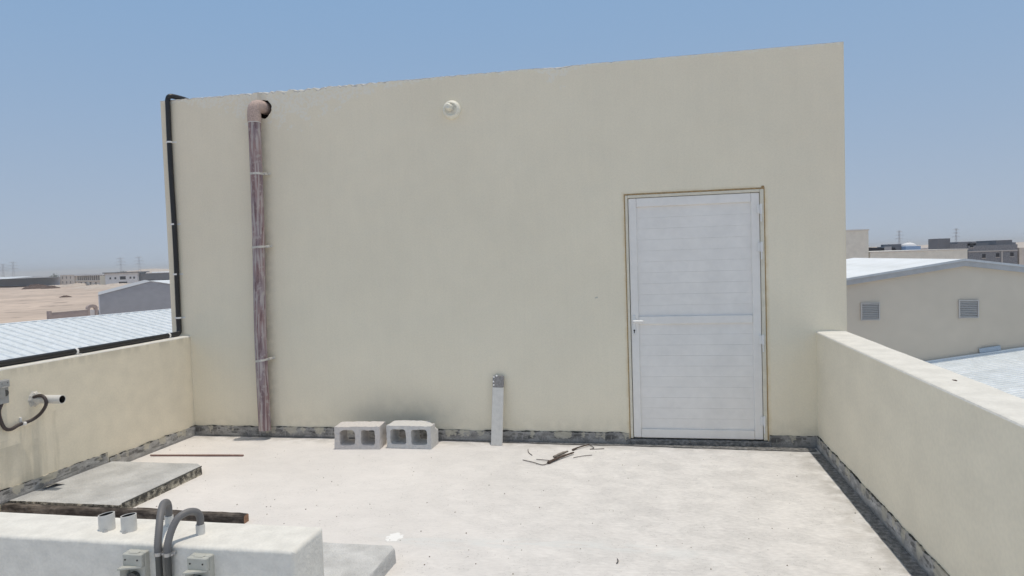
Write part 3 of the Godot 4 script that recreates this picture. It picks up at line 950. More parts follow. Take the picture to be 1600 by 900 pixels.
func build_left_neighbours():
	# ---- ribbed white roof just beyond the left parapet; local z runs back along its ridge, local x down the slope towards us
	var a := deg_to_rad(-14.5)
	var at := Vector3(-36.8, 0, -27.25)
	var shed := thing("metal_shed", "long low shed with white ribbed metal roof just beyond the black conduit", "shed", Vector3(at.x, GROUND, at.z), a)
	var ridge := -1.2 - GROUND
	var slope := deg_to_rad(9.5)
	var run := 16.0
	var s := sto()
	box(s, Vector3(-run + 0.3, 0, -24), Vector3(run - 0.3, ridge - run * tan(slope) - 0.1, 36))
	prism(s, PackedVector2Array([Vector2(-run + 0.3, ridge - run * tan(slope) - 0.1), Vector2(run - 0.3, ridge - run * tan(slope) - 0.1), Vector2(0, ridge - 0.15)]), -24, 36)
	obj("wall", s, M.grey_metal_pale, shed)
	var sheet := sheet_mesh(1.2, run / cos(slope), 2, 0.07)
	var mats := [M.sheet, M.sheet_b, M.sheet_c]
	for i in 50:
		# x of the sheet -> along the ridge (local -z), length of the sheet -> down the slope (local +x)
		var b := Basis(Vector3(0, 0, -1), Vector3(sin(slope), cos(slope), 0), Vector3(cos(slope), -sin(slope), 0))
		put("roof_sheet", sheet, mats[rng.randi() % 3], shed, Transform3D(b, Vector3(0, ridge, 36 - i * 1.2)))
	s = sto()
	var b2 := Basis(Vector3(0, 0, -1), Vector3(-sin(slope), cos(slope), 0), Vector3(-cos(slope), -sin(slope), 0))
	box(s, Vector3(-36, -0.02, 0), Vector3(24, 0.02, run / cos(slope)), 0.0, Transform3D(b2, Vector3(0, ridge, 0)))
	obj("far_roof_slope", s, M.sheet, shed)
	s = sto()
	box(s, Vector3(-0.28, ridge - 0.01, -24), Vector3(0.02, ridge + 0.075, 36), 0.02)
	obj("ridge_cap", s, M.sheet_white, shed)

	# ---- grey gable shed
	var g := thing("gable_shed", "plain blue grey metal shed with low gable standing in the sand", "shed", Vector3(-127.6, GROUND, -134.8), deg_to_rad(42.0))
	s = sto()
	prism(s, PackedVector2Array([Vector2(0, 0), Vector2(23.6, 0), Vector2(23.6, 4.75), Vector2(11.2, 7.5), Vector2(0, 4.7)]), -30, 0)
	obj("wall", s, M.grey_metal, g)
	s = sto()
	prism(s, PackedVector2Array([Vector2(-0.15, 4.72), Vector2(11.2, 7.55), Vector2(23.8, 4.77), Vector2(23.8, 4.95), Vector2(11.2, 7.70), Vector2(-0.15, 4.87)]), -30.2, 0.10)
	obj("roof", s, M.fascia, g)
	s = sto()
	box(s, Vector3(-0.12, 0, -0.1), Vector3(0.10, 4.7, 0.05)); obj("corner_trim", s, M.grey_metal_pale, g)
	# ---- white roofed shed behind its right side
	g = thing("white_roof_shed", "small shed whose bright white roof shows over the grey gable", "shed", Vector3(-146.5, GROUND, -172.5), deg_to_rad(38.0))
	s = sto()
	box(s, Vector3(0, 0, -16), Vector3(26, 5.0, 0)); obj("wall", s, M.grey_metal_pale, g)
	s = sto()
	prism(s, PackedVector2Array([Vector2(0.3, 5.0), Vector2(-16.3, 5.0), Vector2(-8, 7.4)]), -0.3, 26.3, Transform3D(Basis(Vector3.UP, PI / 2), Vector3.ZERO))
	obj("roof", s, M.sheet_white, g)
	# ---- compound wall with an arched gateway
	g = thing("compound_wall", "low pinkish boundary wall across the sand before the grey shed", "wall", Vector3(-129.8, GROUND, -123.4), atan2(11.3, 2.1))
	s = sto()
	box(s, Vector3(0, 0, -0.15), Vector3(8.9, 1.55, 0.15), 0.04); obj("wall", s, M.pink_wall, g)
	box_part("coping", Vector3(0, 1.553, -0.2), Vector3(8.9, 1.70, 0.2), M.far_cream, g)
	box_part("end_pier", Vector3(-0.7, 0, -0.35), Vector3(-0.003, 2.0, 0.35), M.pink_wall, g)
	g = thing("gateway", "little arched gateway in the low pinkish boundary wall", "gateway", Vector3(-128.1, GROUND, -133.0), atan2(11.3, 2.1))
	var arch := PackedVector2Array([Vector2(-1.3, 0), Vector2(-1.3, 2.0)])
	for i in 9: arch.append(Vector2(-cos(PI * i / 8.0) * 1.3, 2.0 + sin(PI * i / 8.0) * 0.75))
	arch.append_array(PackedVector2Array([Vector2(1.3, 0), Vector2(0.7, 0)]))
	for i in 9: arch.append(Vector2(cos(PI * i / 8.0) * 0.7, 1.5 + sin(PI * i / 8.0) * 0.6))
	arch.append(Vector2(-0.7, 0))
	s = sto()
	prism(s, arch, -0.3, 0.3)
	obj("arch", s, M.pink_wall, g)
	box_part("gate", Vector3(-0.69, 0.1, -0.04), Vector3(0.69, 1.48, 0.04), M.far_white, g)

	# ---- long low grey warehouse on the skyline
	var p0 := Vector3(-669.0, GROUND, -586.0); var p1 := Vector3(-521.0, GROUND, -524.5)
	g = facing("long_warehouse", "long low grey warehouse with white roof edge at far left skyline", "warehouse", p0, p1)
	var L := (p1 - p0).length()
	s = sto()
	box(s, Vector3(-60, 0, -40), Vector3(L, 7.6, 0)); obj("wall", s, M.grey_metal_pale, g)
	s = sto()
	prism(s, PackedVector2Array([Vector2(0.5, 7.6), Vector2(-40, 7.6), Vector2(-20, 9.2)]), -60.5, L + 0.3, Transform3D(Basis(Vector3.UP, PI / 2), Vector3.ZERO))
	obj("roof", s, M.sheet_white, g)
	box_part("fascia", Vector3(-60, 7.2, 0.003), Vector3(L * 0.55, 7.9, 0.7), M.far_white, g)
	# ---- pale annex, columned building, villa, dark block
	g = facing("annex_building", "pale grey two storey annex left of the columned building", "building", Vector3(-521, GROUND, -525), Vector3(-475.5, GROUND, -493.4))
	s = sto()
	box(s, Vector3(0, 0, -22), Vector3(55, 9.0, 0)); obj("wall", s, M.far_cream, g)
	box_part("cornice", Vector3(-0.5, 9.003, -22.5), Vector3(55.2, 9.7, 0.5), M.far_white, g)
	for i in 3:
		for j in 2: box_part("window", Vector3(10 + i * 15, 1.8 + j * 4.0, -0.3), Vector3(12.6 + i * 15, 4.0 + j * 4.0, 0.06), M.window, g)
	p0 = Vector3(-474.1, GROUND, -492.6); p1 = Vector3(-405.7, GROUND, -448.8)
	g = facing("columned_building", "long two storey cream building with a row of tall dark windows", "building", p0, p1)
	L = (p1 - p0).length()
	s = sto()
	box(s, Vector3(0, 0, -25), Vector3(L, 9.2, -0.8)); obj("wall", s, M.far_cream, g)
	box_part("cornice", Vector3(-0.6, 8.35, -25.4), Vector3(L - 0.2, 9.6, 0.4), M.far_white, g)
	box_part("floor_band", Vector3(0, 3.7, -0.797), Vector3(L, 4.6, -0.2), M.far_cream, g)
	for i in 13:
		var x := 4.0 + i * (L - 8.0) / 13.0
		box_part("window", Vector3(x + 0.8, 4.62, -0.9), Vector3(x + 4.2, 8.3, -0.72), M.window, g)
		box_part("column", Vector3(x - 0.35, 4.603, -0.797), Vector3(x + 0.35, 8.347, -0.45), M.far_cream, g)
	for x in [5.0, 12.0, 24.0, 38.0, 52.0, 66.0]:
		box_part("doorway", Vector3(x, 0, -0.9), Vector3(x + 4.2, 3.1, -0.7), M.window, g)
	p0 = Vector3(-405.2, GROUND, -449.0); p1 = Vector3(-381.0, GROUND, -468.0)
	g = facing("white_villa", "pale blue white villa with flat overhanging roof beside columned building", "building", Vector3(-405.0, GROUND, -448.0), Vector3(-383.0, GROUND, -455.5))
	s = sto()
	box(s, Vector3(0, 0, -18), Vector3(23, 9.6, 0)); obj("wall", s, M.far_white, g)
	box_part("roof_overhang", Vector3(-1.2, 9.603, -19), Vector3(25, 10.3, 1.6), M.far_grey, g)
	box_part("window", Vector3(10.5, 4.6, -0.4), Vector3(14.6, 7.0, 0.07), M.window, g)
	for x in [3.0, 6.6, 17.4, 20.0]: box_part("window", Vector3(x, 5.0, -0.4), Vector3(x + 1.2, 6.5, 0.07), M.window, g)
	box_part("doorway", Vector3(9.5, 0, -0.4), Vector3(15.5, 2.9, 0.07), M.window, g)
	box_part("side_panel", Vector3(-4.2, 0, -10), Vector3(-0.003, 8.0, -1), M.frame_cream, g)
	g = facing("dark_block", "dark grey flat block right of the pale blue white villa", "building", Vector3(-383.5, GROUND, -458.5), Vector3(-346.0, GROUND, -483.0))
	s = sto()
	box(s, Vector3(0, 0, -20), Vector3(26, 8.6, 0)); obj("wall", s, M.far_grey, g)
	box_part("roof_edge", Vector3(4, 8.603, -20.4), Vector3(26.4, 9.1, 0.4), M.far_white, g)
	box_part("wing", Vector3(26.003, 0, -18), Vector3(37, 7.4, -3), M.far_blue, g)
	for x in [5.0, 15.0]: box_part("window", Vector3(x, 2.0, -0.3), Vector3(x + 5, 3.6, 0.06), M.window, g)
	g = facing("pale_depot", "pale depot with white roof at the foot of the room's left edge", "building", Vector3(-636, GROUND, -789), Vector3(-560, GROUND, -842))
	s = sto()
	box(s, Vector3(0, 0, -30), Vector3(120, 6.4, 0)); obj("wall", s, M.far_cream, g)
	s = sto()
	prism(s, PackedVector2Array([Vector2(0.5, 6.4), Vector2(-30, 6.4), Vector2(-15, 9.4)]), -0.5, 120, Transform3D(Basis(Vector3.UP, PI / 2), Vector3.ZERO))
	obj("roof", s, M.sheet_white, g)
	for i in 4: box_part("loading_door", Vector3(12 + i * 20, 0, -0.3), Vector3(20 + i * 20, 3.8, 0.08), M.far_grey, g)
	# ---- heaps, car, trees
	for h in [[-441.0, -424.0, 6.5, 3.0, "dark brown rubble heap out on the sand, larger one"], [-423.0, -417.0, 4.0, 1.8, "small dark rubble heap right of the larger one"]]:
		s = sto()
		mound(s, h[2], h[3], int(h[2]), 22, 6)
		var o := obj("rubble_heap", s, M.rubble)
		o.position = Vector3(h[0], GROUND, h[1])
		o.scale = Vector3(1.6, 1, 0.8)
		o.rotation.y = deg_to_rad(45)
		tag(o, h[4], "rubble heap", "rubble heaps on the sand")
	var mounds := [[-371.0, -402.0, 9.0, 2.0, "pale sand mound below the white villa"], [-340.0, -385.0, 11.0, 2.6, "highest pale sand mound, above the grey gable shed"], [-470.0, -470.0, 14.0, 1.4, "flat pale sand bank before the annex"], [-244.0, -245.0, 1.6, 0.9, "lone dark stone heap amid the sand"], [-452.0, -474.0, 8.0, 2.2, "pale sand heap against the columned building"]]
	for h in mounds:
		s = sto()
		mound(s, h[2], h[3], int(h[2] * 3.0), 22, 6)
		var o := obj("sand_mound", s, M.rubble if h[2] < 2.0 else M.mound)
		o.position = Vector3(h[0], GROUND, h[1])
		o.scale = Vector3(1.7, 1, 0.8)
		o.rotation.y = deg_to_rad(42)
		tag(o, h[4], "mound", "mounds on the sand plain")
	far_car(Vector3(-462, GROUND, -436), deg_to_rad(40))
	var tr := [[-700.0, -700.0, 7.0, 5.0], [-688.0, -712.0, 6.0, 4.0], [-640.0, -740.0, 8.0, 5.5], [-560.0, -800.0, 7.0, 5.0], [-500.0, -850.0, 9.0, 6.0], [-486.0, -858.0, 8.0, 5.0], [-800.0, -640.0, 8.0, 5.0]]
	var tl := ["far dark tree above the annex roof, left of a pair", "far dark tree above the annex roof, right of a pair", "far dark tree over the columned building", "far tree behind the villa roof", "far round tree beside the room's left edge", "smaller far tree by the room's left edge", "far tree above the long warehouse"]
	for i in tr.size(): far_tree(tr[i], tl[i], i)
	# ---- pylons
	pylon(Vector3(-826.7, GROUND, -748.8), 26.0, 0.8, "faint lattice pylon, leftmost, with one wide crossarm")
	pylon(Vector3(-813.5, GROUND, -751.5), 28.5, 0.8, "faint lattice pylon, second from the left, slightly taller")
	pylon(Vector3(-675.7, GROUND, -778.9), 29.5, 0.7, "grey lattice pylon above the pale blue white villa")
	pylon(Vector3(-652.0, GROUND, -783.6), 30.0, 0.7, "grey lattice pylon above the dark flat block")

func box_part(called: String, lo: Vector3, hi: Vector3, m: Material, parent: Node, bev := 0.0):
	var s := sto()
	box(s, lo, hi, bev)
	return obj(called, s, m, parent)

# a building whose front runs from p0 (its left end as seen from its front) to p1
func facing(called: String, label: String, category: String, p0: Vector3, p1: Vector3) -> Node3D:
	var d := p1 - p0
	return thing(called, label, category, p0, atan2(-d.z, d.x))

func far_car(at: Vector3, turn: float):
	var c := thing("parked_car", "tiny pale car parked beside the rubble heap on the sand", "car", at, turn)
	var s := sto()
	prism(s, PackedVector2Array([Vector2(-2.2, 0.35), Vector2(2.2, 0.35), Vector2(2.2, 0.85), Vector2(1.2, 0.98), Vector2(0.6, 1.5), Vector2(-1.4, 1.55), Vector2(-2.1, 1.0)]), -0.85, 0.85)
	obj("body", s, M.far_white, c)
	s = sto()
	prism(s, PackedVector2Array([Vector2(-1.6, 1.02), Vector2(1.05, 1.02), Vector2(0.56, 1.44), Vector2(-1.3, 1.47)]), -0.87, 0.87)
	obj("window", s, M.window, c)
	for x in [-1.35, 1.35]:
		for z in [-0.75, 0.75]:
			s = sto()
			tube(s, [Vector3(x, 0.33, z - 0.11), Vector3(x, 0.33, z + 0.11)], 0.33, 12)
			obj("wheel", s, M.dark, c)

func far_tree(d: Array, label: String, i: int):
	var t := thing("far_tree", label, "tree", Vector3(d[0], GROUND, d[1]), 0.0, "trees on the far skyline")
	var hgt: float = d[2]
	var rad: float = d[3]
	var s := sto()
	tube(s, [Vector3.ZERO, Vector3(0.2, hgt * 0.4, 0.1), Vector3(0.1, hgt * 0.8, 0)], [0.35, 0.25, 0.1], 7)
	obj("trunk", s, M.wood, t)
	var r2 := RandomNumberGenerator.new()
	r2.seed = 400 + i
	s = sto()
	for k in 420:
		var v := Vector3(r2.randfn(0, 0.5), r2.randfn(0, 0.36), r2.randfn(0, 0.5))
		if v.length() > 1.3: continue
		var c := Vector3(v.x * rad, hgt + v.y * rad * 0.9, v.z * rad)
		var a := Vector3(r2.randfn(), r2.randfn(), r2.randfn()).normalized() * r2.randf_range(0.4, 0.9)
		var b := a.cross(Vector3(r2.randfn(), r2.randfn(), r2.randfn())).normalized() * r2.randf_range(0.3, 0.7)
		flat(s, c - a, c + b, c + a, Vector3(v.x, v.y + 0.5, v.z))
	obj("crown", s, M.leaf, t)

func strut(st: SurfaceTool, a: Vector3, b: Vector3, w: float):
	tube(st, [a, b], w * 0.6, 4, false)

func pylon(at: Vector3, h: float, turn: float, label: String):
	var t := thing("pylon", label, "pylon", at, turn, "power pylons on the horizon")
	var s := sto()
	var half := func(y: float) -> float: return lerpf(2.6, 0.75, smoothstep(0.0, 0.62, y / h))
	var levels := 8
	for i in levels:
		var y0 := h * i / levels
		var y1 := h * (i + 1) / levels
		var a: float = half.call(y0)
		var b: float = half.call(y1)
		for k in 4:
			var q := Vector2(1, 1).rotated(k * PI / 2)
			var r := Vector2(1, 1).rotated((k + 1) * PI / 2)
			strut(s, Vector3(q.x * a, y0, q.y * a), Vector3(q.x * b, y1, q.y * b), 0.24)
			strut(s, Vector3(q.x * a, y0, q.y * a), Vector3(r.x * b, y1, r.y * b), 0.12)
			strut(s, Vector3(r.x * a, y0, r.y * a), Vector3(q.x * b, y1, q.y * b), 0.12)
	obj("lattice_tower", s, M.mast, t)
	for y in [h * 0.66, h * 0.80, h * 0.94]:
		s = sto()
		var w := 5.2 if y < h * 0.9 else 4.0
		for sg in [-1.0, 1.0]:
			strut(s, Vector3(0, y, -0.7), Vector3(sg * w, y + 0.4, 0), 0.26)
			strut(s, Vector3(0, y, 0.7), Vector3(sg * w, y + 0.4, 0), 0.26)
			strut(s, Vector3(0, y + 1.5, 0), Vector3(sg * w, y + 0.4, 0), 0.22)
			strut(s, Vector3(sg * w, y + 0.4, 0), Vector3(sg * w, y - 1.0, 0), 0.2)
		obj("crossarm", s, M.mast, t)


func build_right_neighbours():
	# ---- gabled warehouse: gable in the plane z = -16, ridge runs back
	var sl := 0.152
	var g := thing("gabled_warehouse", "beige gabled warehouse with two louvred vents beyond the right parapet", "warehouse", Vector3(8.878, GROUND, -16.0))
	var rid := 1.249 - GROUND
	var half := 7.2
	var s := sto()
	prism(s, PackedVector2Array([Vector2(-half, 0), Vector2(half + 5, 0), Vector2(half + 5, rid - (half + 5) * sl - 0.20), Vector2(0, rid - 0.20), Vector2(-half, rid - half * sl - 0.20)]), -10.2, 0)
	obj("wall", s, M.gable, g)
	for sd in [-1.0, 1.0]:
		var w := half + 0.25 if sd < 0 else half + 5.25
		# sheets of this slope, side by side along the ridge
		var ang := atan(sl)
		var sheet := sheet_mesh(1.0, w / cos(ang), 4, 0.02)
		for i in 11:
			var b := Basis(Vector3(0, 0, -1) * sd, Vector3(sd * sin(ang), cos(ang), 0), Vector3(sd * cos(ang), -sin(ang), 0))
			put("roof_sheet", sheet, M.sheet_white, g, Transform3D(b, Vector3(0, rid - 0.03, 0.15 - i if sd > 0 else -0.85 - i)))
		var v := sto()   # verge: an upper and a lower grey band along the gable
		prism(v, PackedVector2Array([Vector2(0, rid), Vector2(sd * w, rid - w * sl), Vector2(sd * w, rid - w * sl - 0.06), Vector2(0, rid - 0.06)]), 0.10, 0.17)
		obj("verge_trim", v, M.fascia_light, g)
		v = sto()
		prism(v, PackedVector2Array([Vector2(0, rid - 0.06), Vector2(sd * w, rid - w * sl - 0.06), Vector2(sd * w, rid - w * sl - 0.21), Vector2(0, rid - 0.21)]), 0.003, 0.13)
		obj("verge_board", v, M.fascia, g)
	for vx in [-2.72, -0.105]:
		var vy := 7.93 if vx < -1.0 else 7.955
		var fr := sto()
		var w := 0.46; var h := 0.47
		box(fr, Vector3(vx - 0.03, vy - 0.03, 0.003), Vector3(vx + w + 0.03, vy, 0.05))
		box(fr, Vector3(vx - 0.03, vy + h, 0.003), Vector3(vx + w + 0.03, vy + h + 0.03, 0.05))
		box(fr, Vector3(vx - 0.03, vy + 0.002, 0.003), Vector3(vx, vy + h - 0.002, 0.05))
		box(fr, Vector3(vx + w, vy + 0.002, 0.003), Vector3(vx + w + 0.03, vy + h - 0.002, 0.05))
		var vent := obj("vent", fr, M.louvre, g)
		box_part("vent_back", Vector3(vx, vy, 0.003), Vector3(vx + w, vy + h, 0.008), M.louvre_dark, vent)
		var ls := sto()
		box(ls, Vector3(0.003, -0.004, -0.022), Vector3(w - 0.003, 0.004, 0.022))
		var lm := ls.commit()
		for i in 9:
			put("slat", lm, M.louvre, vent, Transform3D(Basis(Vector3.RIGHT, deg_to_rad(48.0)), Vector3(vx, vy + 0.026 + i * 0.052, 0.030)))
	# ---- lower roof leaning on it, rising to the right
	g = thing("lean_to_building", "white ribbed sheet roof sloping below the beige gable wall", "building", Vector3(8.02, GROUND, -16.0))
	var sl2 := 0.157
	var y0 := -1.746 - GROUND
	var ang2 := atan(sl2)
	var sh := sheet_mesh(1.0, 11.0 / cos(ang2), 5, 0.022)
	var mm := [M.sheet, M.sheet_c, M.sheet_b]
	for i in 26:
		var b := Basis(Vector3(0, 0, 1), Vector3(-sin(ang2), cos(ang2), 0), Vector3(cos(ang2), sin(ang2), 0))
		put("roof_sheet", sh, mm[(i * 7) % 3], g, Transform3D(b, Vector3(-2.6, y0 - 2.6 * sl2, 0.02 + i)))
	s = sto()
	prism(s, PackedVector2Array([Vector2(-2.4, 0), Vector2(8.3, 0), Vector2(8.3, y0 + 8.3 * sl2 - 0.1), Vector2(-2.4, y0 - 2.4 * sl2 - 0.1)]), 0.05, 25.8)
	obj("wall", s, M.gable, g)
	s = sto()
	box(s, Vector3(0, 0, 0), Vector3(11.0, 0.05, 0.09), 0.01, Transform3D(Basis(Vector3.BACK, ang2), Vector3(-2.6, y0 - 2.6 * sl2 + 0.02, 0.03)))
	obj("wall_flashing", s, M.sheet_white, g)
	s = sto()
	box(s, Vector3(0, 0, 0), Vector3(0.55, 0.13, 0.03), 0.004, Transform3D(Basis(Vector3.BACK, ang2), Vector3(1.25, y0 + 1.25 * sl2 + 0.075, 0.045)))
	obj("blue_flashing", s, M.far_blue, g)
	# ---- cream buildings behind the warehouse
	g = thing("stair_tower", "plain cream stair tower standing behind the warehouse's white roof", "building", Vector3(17.9, GROUND, -59.0), 0.19)
	box_part("wall", Vector3(-2.6, 0, -3), Vector3(1.0, 11.6, 0), M.cream_pale, g)
	box_part("roof_cap", Vector3(-2.65, 11.603, -3.05), Vector3(1.05, 11.72, 0.05), M.coping, g)
	g = thing("flat_roof_building", "cream flat roofed building showing only its long upper wall", "building", Vector3(19.0, GROUND, -59.1), 0.195)
	box_part("wall", Vector3(0, 0, -12), Vector3(8.45, 9.66, 0), M.cream_pale, g)
	box_part("roof_edge", Vector3(-0.03, 9.663, -12), Vector3(8.5, 9.76, 0.04), M.coping, g)
	# ---- roofs and tanks farther off
	g = thing("dark_roof_shed", "low shed with dark roof behind the cream flat roofed building", "shed", Vector3(34.4, GROUND, -113.2), 0.2)
	box_part("wall", Vector3(0, 0, -8), Vector3(4.2, 9.55, 0), M.far_grey, g)
	s = sto()
	prism(s, PackedVector2Array([Vector2(-0.2, 9.553), Vector2(4.4, 9.553), Vector2(4.2, 10.05), Vector2(0.0, 10.2)]), -8.2, 0.3)
	obj("roof", s, M.window, g)
	g = thing("grey_tank_house", "small blue grey box house between dark shed and pale blue tank", "building", Vector3(38.0, GROUND, -113.8), 0.2)
	box_part("wall", Vector3(0, 0, -3), Vector3(1.65, 10.6, 0), M.far_grey, g)
	box_part("side_box", Vector3(-1.15, 0, -2), Vector3(-0.003, 10.25, 0.2), M.fascia, g)
	g = thing("water_tank", "pale blue roof water tank with white domed lid", "water tank", Vector3(40.8, GROUND, -114.4), 0.2)
	box_part("stand", Vector3(-1.1, 0, -1.1), Vector3(1.1, 9.3, 1.1), M.far_white, g)
	box_part("tank", Vector3(-1.15, 9.303, -1.2), Vector3(1.2, 10.2, 1.2), M.tank, g)
	s = sto()
	lathe(s, [[1.1, 0], [1.0, 0.28], [0.6, 0.48], [0.22, 0.56], [0.2, 0.75], [0.0, 0.78]], Transform3D(Basis(), Vector3(0, 10.2, 0)), 20)
	obj("lid", s, M.far_white, g)
	g = thing("pale_hall", "long pale hall roof low on the horizon past the tank", "building", Vector3(80, GROUND, -235), 0.2)
	box_part("wall", Vector3(-2, 0, -20), Vector3(18, 9.4, 0), M.pink_wall, g)
	box_part("roof", Vector3(-2.3, 9.403, -20.3), Vector3(18.3, 9.75, 0.3), M.far_white, g)
	# ---- unfinished block house: local x to the right, front at z = 0
	g = thing("unfinished_house", "unfinished grey blockwork house with three dark window openings", "building", Vector3(68.36, GROUND, -160.7), 0.195)
	box_part("wall", Vector3(0, 0, -10), Vector3(10.7, 9.95, 0), M.block_wall, g)
	box_part("floor_slab", Vector3(-0.05, 8.55, 0.003), Vector3(10.75, 8.75, 0.15), M.louvre, g)
	box_part("side_wing", Vector3(-4.2, 0, -4), Vector3(-0.003, 10.45, -0.3), M.block_wall, g)
	box_part("upper_storey", Vector3(-2.1, 10.453, -8.5), Vector3(2.0, 10.85, -0.4), M.block_wall, g)
	box_part("roof_box", Vector3(2.03, 9.953, -7), Vector3(4.7, 10.45, -0.5), M.far_grey, g)
	box_part("roof_box", Vector3(6.4, 9.953, -7), Vector3(9.9, 10.95, -0.5), M.far_grey, g)
	box_part("stair_head", Vector3(-6.9, 0, -3), Vector3(-4.203, 11.7, 0.4), M.far_grey, g)
	box_part("parapet", Vector3(9.95, 9.953, -7), Vector3(10.7, 10.4, -0.5), M.block_wall, g)
	for w in [[3.0, 7.2], [6.0, 7.3], [9.1, 7.35], [0.35, 9.55]]:
		var o = box_part("window", Vector3(w[0], w[1], -0.2), Vector3(w[0] + 0.75, w[1] + 0.85, 0.02), M.window, g)
		box_part("sill", Vector3(w[0] - 0.1, w[1] - 0.12, 0.003), Vector3(w[0] + 0.85, w[1] - 0.002, 0.12), M.louvre, o)
	box_part("pier", Vector3(7.1, 0, 0.003), Vector3(7.35, 8.5, 0.2), M.louvre, g)
	g = thing("pale_house", "pale house cut by the frame's edge right of the blockwork house", "building", Vector3(80.2, GROUND, -163.2), 0.2)
	box_part("wall", Vector3(-0.9, 0, -9), Vector3(9, 9.2, 0), M.far_cream, g)
	box_part("window", Vector3(0.3, 6.5, -0.2), Vector3(1.1, 7.9, 0.03), M.window, g)
	pylon(Vector3(322.1, GROUND, -977.3), 32.5, 0.3, "grey lattice pylon above the blue water tank")
	pylon(Vector3(395.0, GROUND, -991.8), 33.0, 0.3, "faint lattice pylon above the unfinished blockwork house")


# ------------------------------------------------------------------ white low wall in front, and what is on it
func build_low_wall():
	var t := thing("low_wall", "white painted low plinth wall with rounded edges in the foreground", "low wall")
	var s := sto()
	var n := noise(131, 1.3, 3)
	# rounded section swept along x, slightly uneven
	var zf := 3.790; var zb := 3.560; var h := 0.622
	var x0 := -4.38; var x1 := -1.245
	var section := []
	var r := 0.013
	section.append(Vector2(zb, 0.0)); section.append(Vector2(zb, 0.25))
	for i in 6:
		var a := PI - i * PI / 10.0
		section.append(Vector2(zb + r + cos(a) * r, h - r + sin(a) * r))
	for i in 6:
		var a := PI / 2 - i * PI / 10.0
		section.append(Vector2(zf - r + cos(a) * r, h - r + sin(a) * r))
	section.append(Vector2(zf, 0.25)); section.append(Vector2(zf, 0.0))
	var xs := []
	var shrink := []
	var x := x0
	while x < x1 - 0.09:
		xs.append(x); shrink.append(0.0)
		x += 0.08
	for i in 7:
		var a := i * PI / 12.0
		xs.append(x1 - 0.016 + sin(a) * 0.016); shrink.append((1.0 - cos(a)) * 0.016)
	var rows := []
	for i in xs.size():
		var row := []
		var sh: float = shrink[i]
		for p in section:
			var e := 0.0025 * n.get_noise_3d(xs[i] * 3.0, p.y * 3.0, p.x * 3.0)
			var z: float = clampf(p.x, zb + sh, zf - sh) + e
			var y: float = minf(p.y, h - sh) + (e if p.y > 0.1 else 0.0)
			row.append(Vector3(xs[i], y, z))
		rows.append(row)
	var c := Vector3(0, 0.3, (zf + zb) * 0.5)
	st_grid(s, rows)
	var cap: Array = rows[-1]
	for k in range(1, cap.size() - 1):
		flat(s, cap[0], cap[k], cap[k + 1], Vector3.RIGHT)
	obj("wall", s, M.white_wall, t)

	# two cut pipe ends cast into its top
	for q in [[-2.094, "short white pipe stub with slanted cut on the low wall, left one", 0.25], [-1.995, "short white pipe stub with slanted cut on the low wall, right one", -0.1]]:
		var o := thing("pipe_stub", q[1], "pipe stub", Vector3(q[0], h, 3.683), q[2], "pipe stubs on the low white wall")
		s = sto()
		open_pipe(s, 0.030, 0.0265, 0.060, 0.004, 0.85)
		obj("pipe", s, M.white_pvc, o)
		s = sto()
		open_pipe(s, 0.0263, 0.0250, 0.0585, 0.004, 0.85)
		tube(s, [Vector3(0, 0.004, 0), Vector3(0, 0.006, 0)], 0.024, 18, true, 0.0, 0.85)
		obj("inside", s, M.dark, o)  # dark lining colours in the shade deep in the pipe
		s = sto()
		mound(s, 0.012, 0.009, 3, 12, 3)
		var d := obj("mortar_dab", s, M.grey_box, o)
		d.position = Vector3(0.006, -0.001, 0.026)
	# two flexible conduits that rise from the top and dive over the front edge
	var ways := [
		[[Vector3(-1.872, 0.655, 3.615), Vector3(-1.869, 0.692, 3.618), Vector3(-1.858, 0.720, 3.640), Vector3(-1.834, 0.733, 3.690), Vector3(-1.805, 0.718, 3.742), Vector3(-1.783, 0.675, 3.782), Vector3(-1.772, 0.628, 3.806), Vector3(-1.768, 0.598, 3.810)], "left grey flexible conduit looping over the low white wall"],
		[[Vector3(-1.686, 0.655, 3.682), Vector3(-1.684, 0.688, 3.684), Vector3(-1.690, 0.711, 3.697), Vector3(-1.705, 0.720, 3.725), Vector3(-1.722, 0.708, 3.758), Vector3(-1.730, 0.672, 3.785), Vector3(-1.731, 0.630, 3.806), Vector3(-1.730, 0.598, 3.810)], "right grey flexible conduit in a low round arch over the wall"]]
	for wy in ways:
		var o := thing("flexible_conduit", wy[1], "conduit", Vector3.ZERO, 0.0, "flexible conduits on the low white wall")
		s = sto()
		tube(s, smooth_path(wy[0], 16), 0.0125, 14, true, 0.0012)
		obj("hose", s, M.conduit, o)
		var e: Vector3 = wy[0][-1]
		s = sto()
		tube(s, [e + Vector3(0, 0.004, 0), e + Vector3(0, -0.56, 0)], 0.0118, 14)
		obj("rigid_tube", s, M.conduit_dark, o)
		s = sto()
		tube(s, [e + Vector3(0, 0.005, 0), e + Vector3(0, -0.008, 0)], 0.0148, 14)
		box(s, e + Vector3(0.010, -0.008, -0.018), e + Vector3(0.024, 0.005, -0.004), 0.002)
		tube(s, [e + Vector3(0.019, -0.002, -0.006), e + Vector3(0.019, -0.002, 0.004)], 0.004, 8)
		obj("clamp", s, M.steel, o)
		var b: Vector3 = wy[0][0]
		s = sto()
		tube(s, [Vector3(b.x, h - 0.004, b.z), Vector3(b.x, b.y + 0.004, b.z)], 0.0165, 14)
		obj("socket", s, M.white_pvc, o)
	# two hooded switch boxes on the front face
	for q in [[-1.905, "pale hooded switch box on the low wall, left of the conduits"], [-1.640, "pale hooded switch box on the low wall, right of the conduits"]]:
		switch_box(Vector3(q[0], 0.598, zf), 0.0, q[1], M.pale_box)
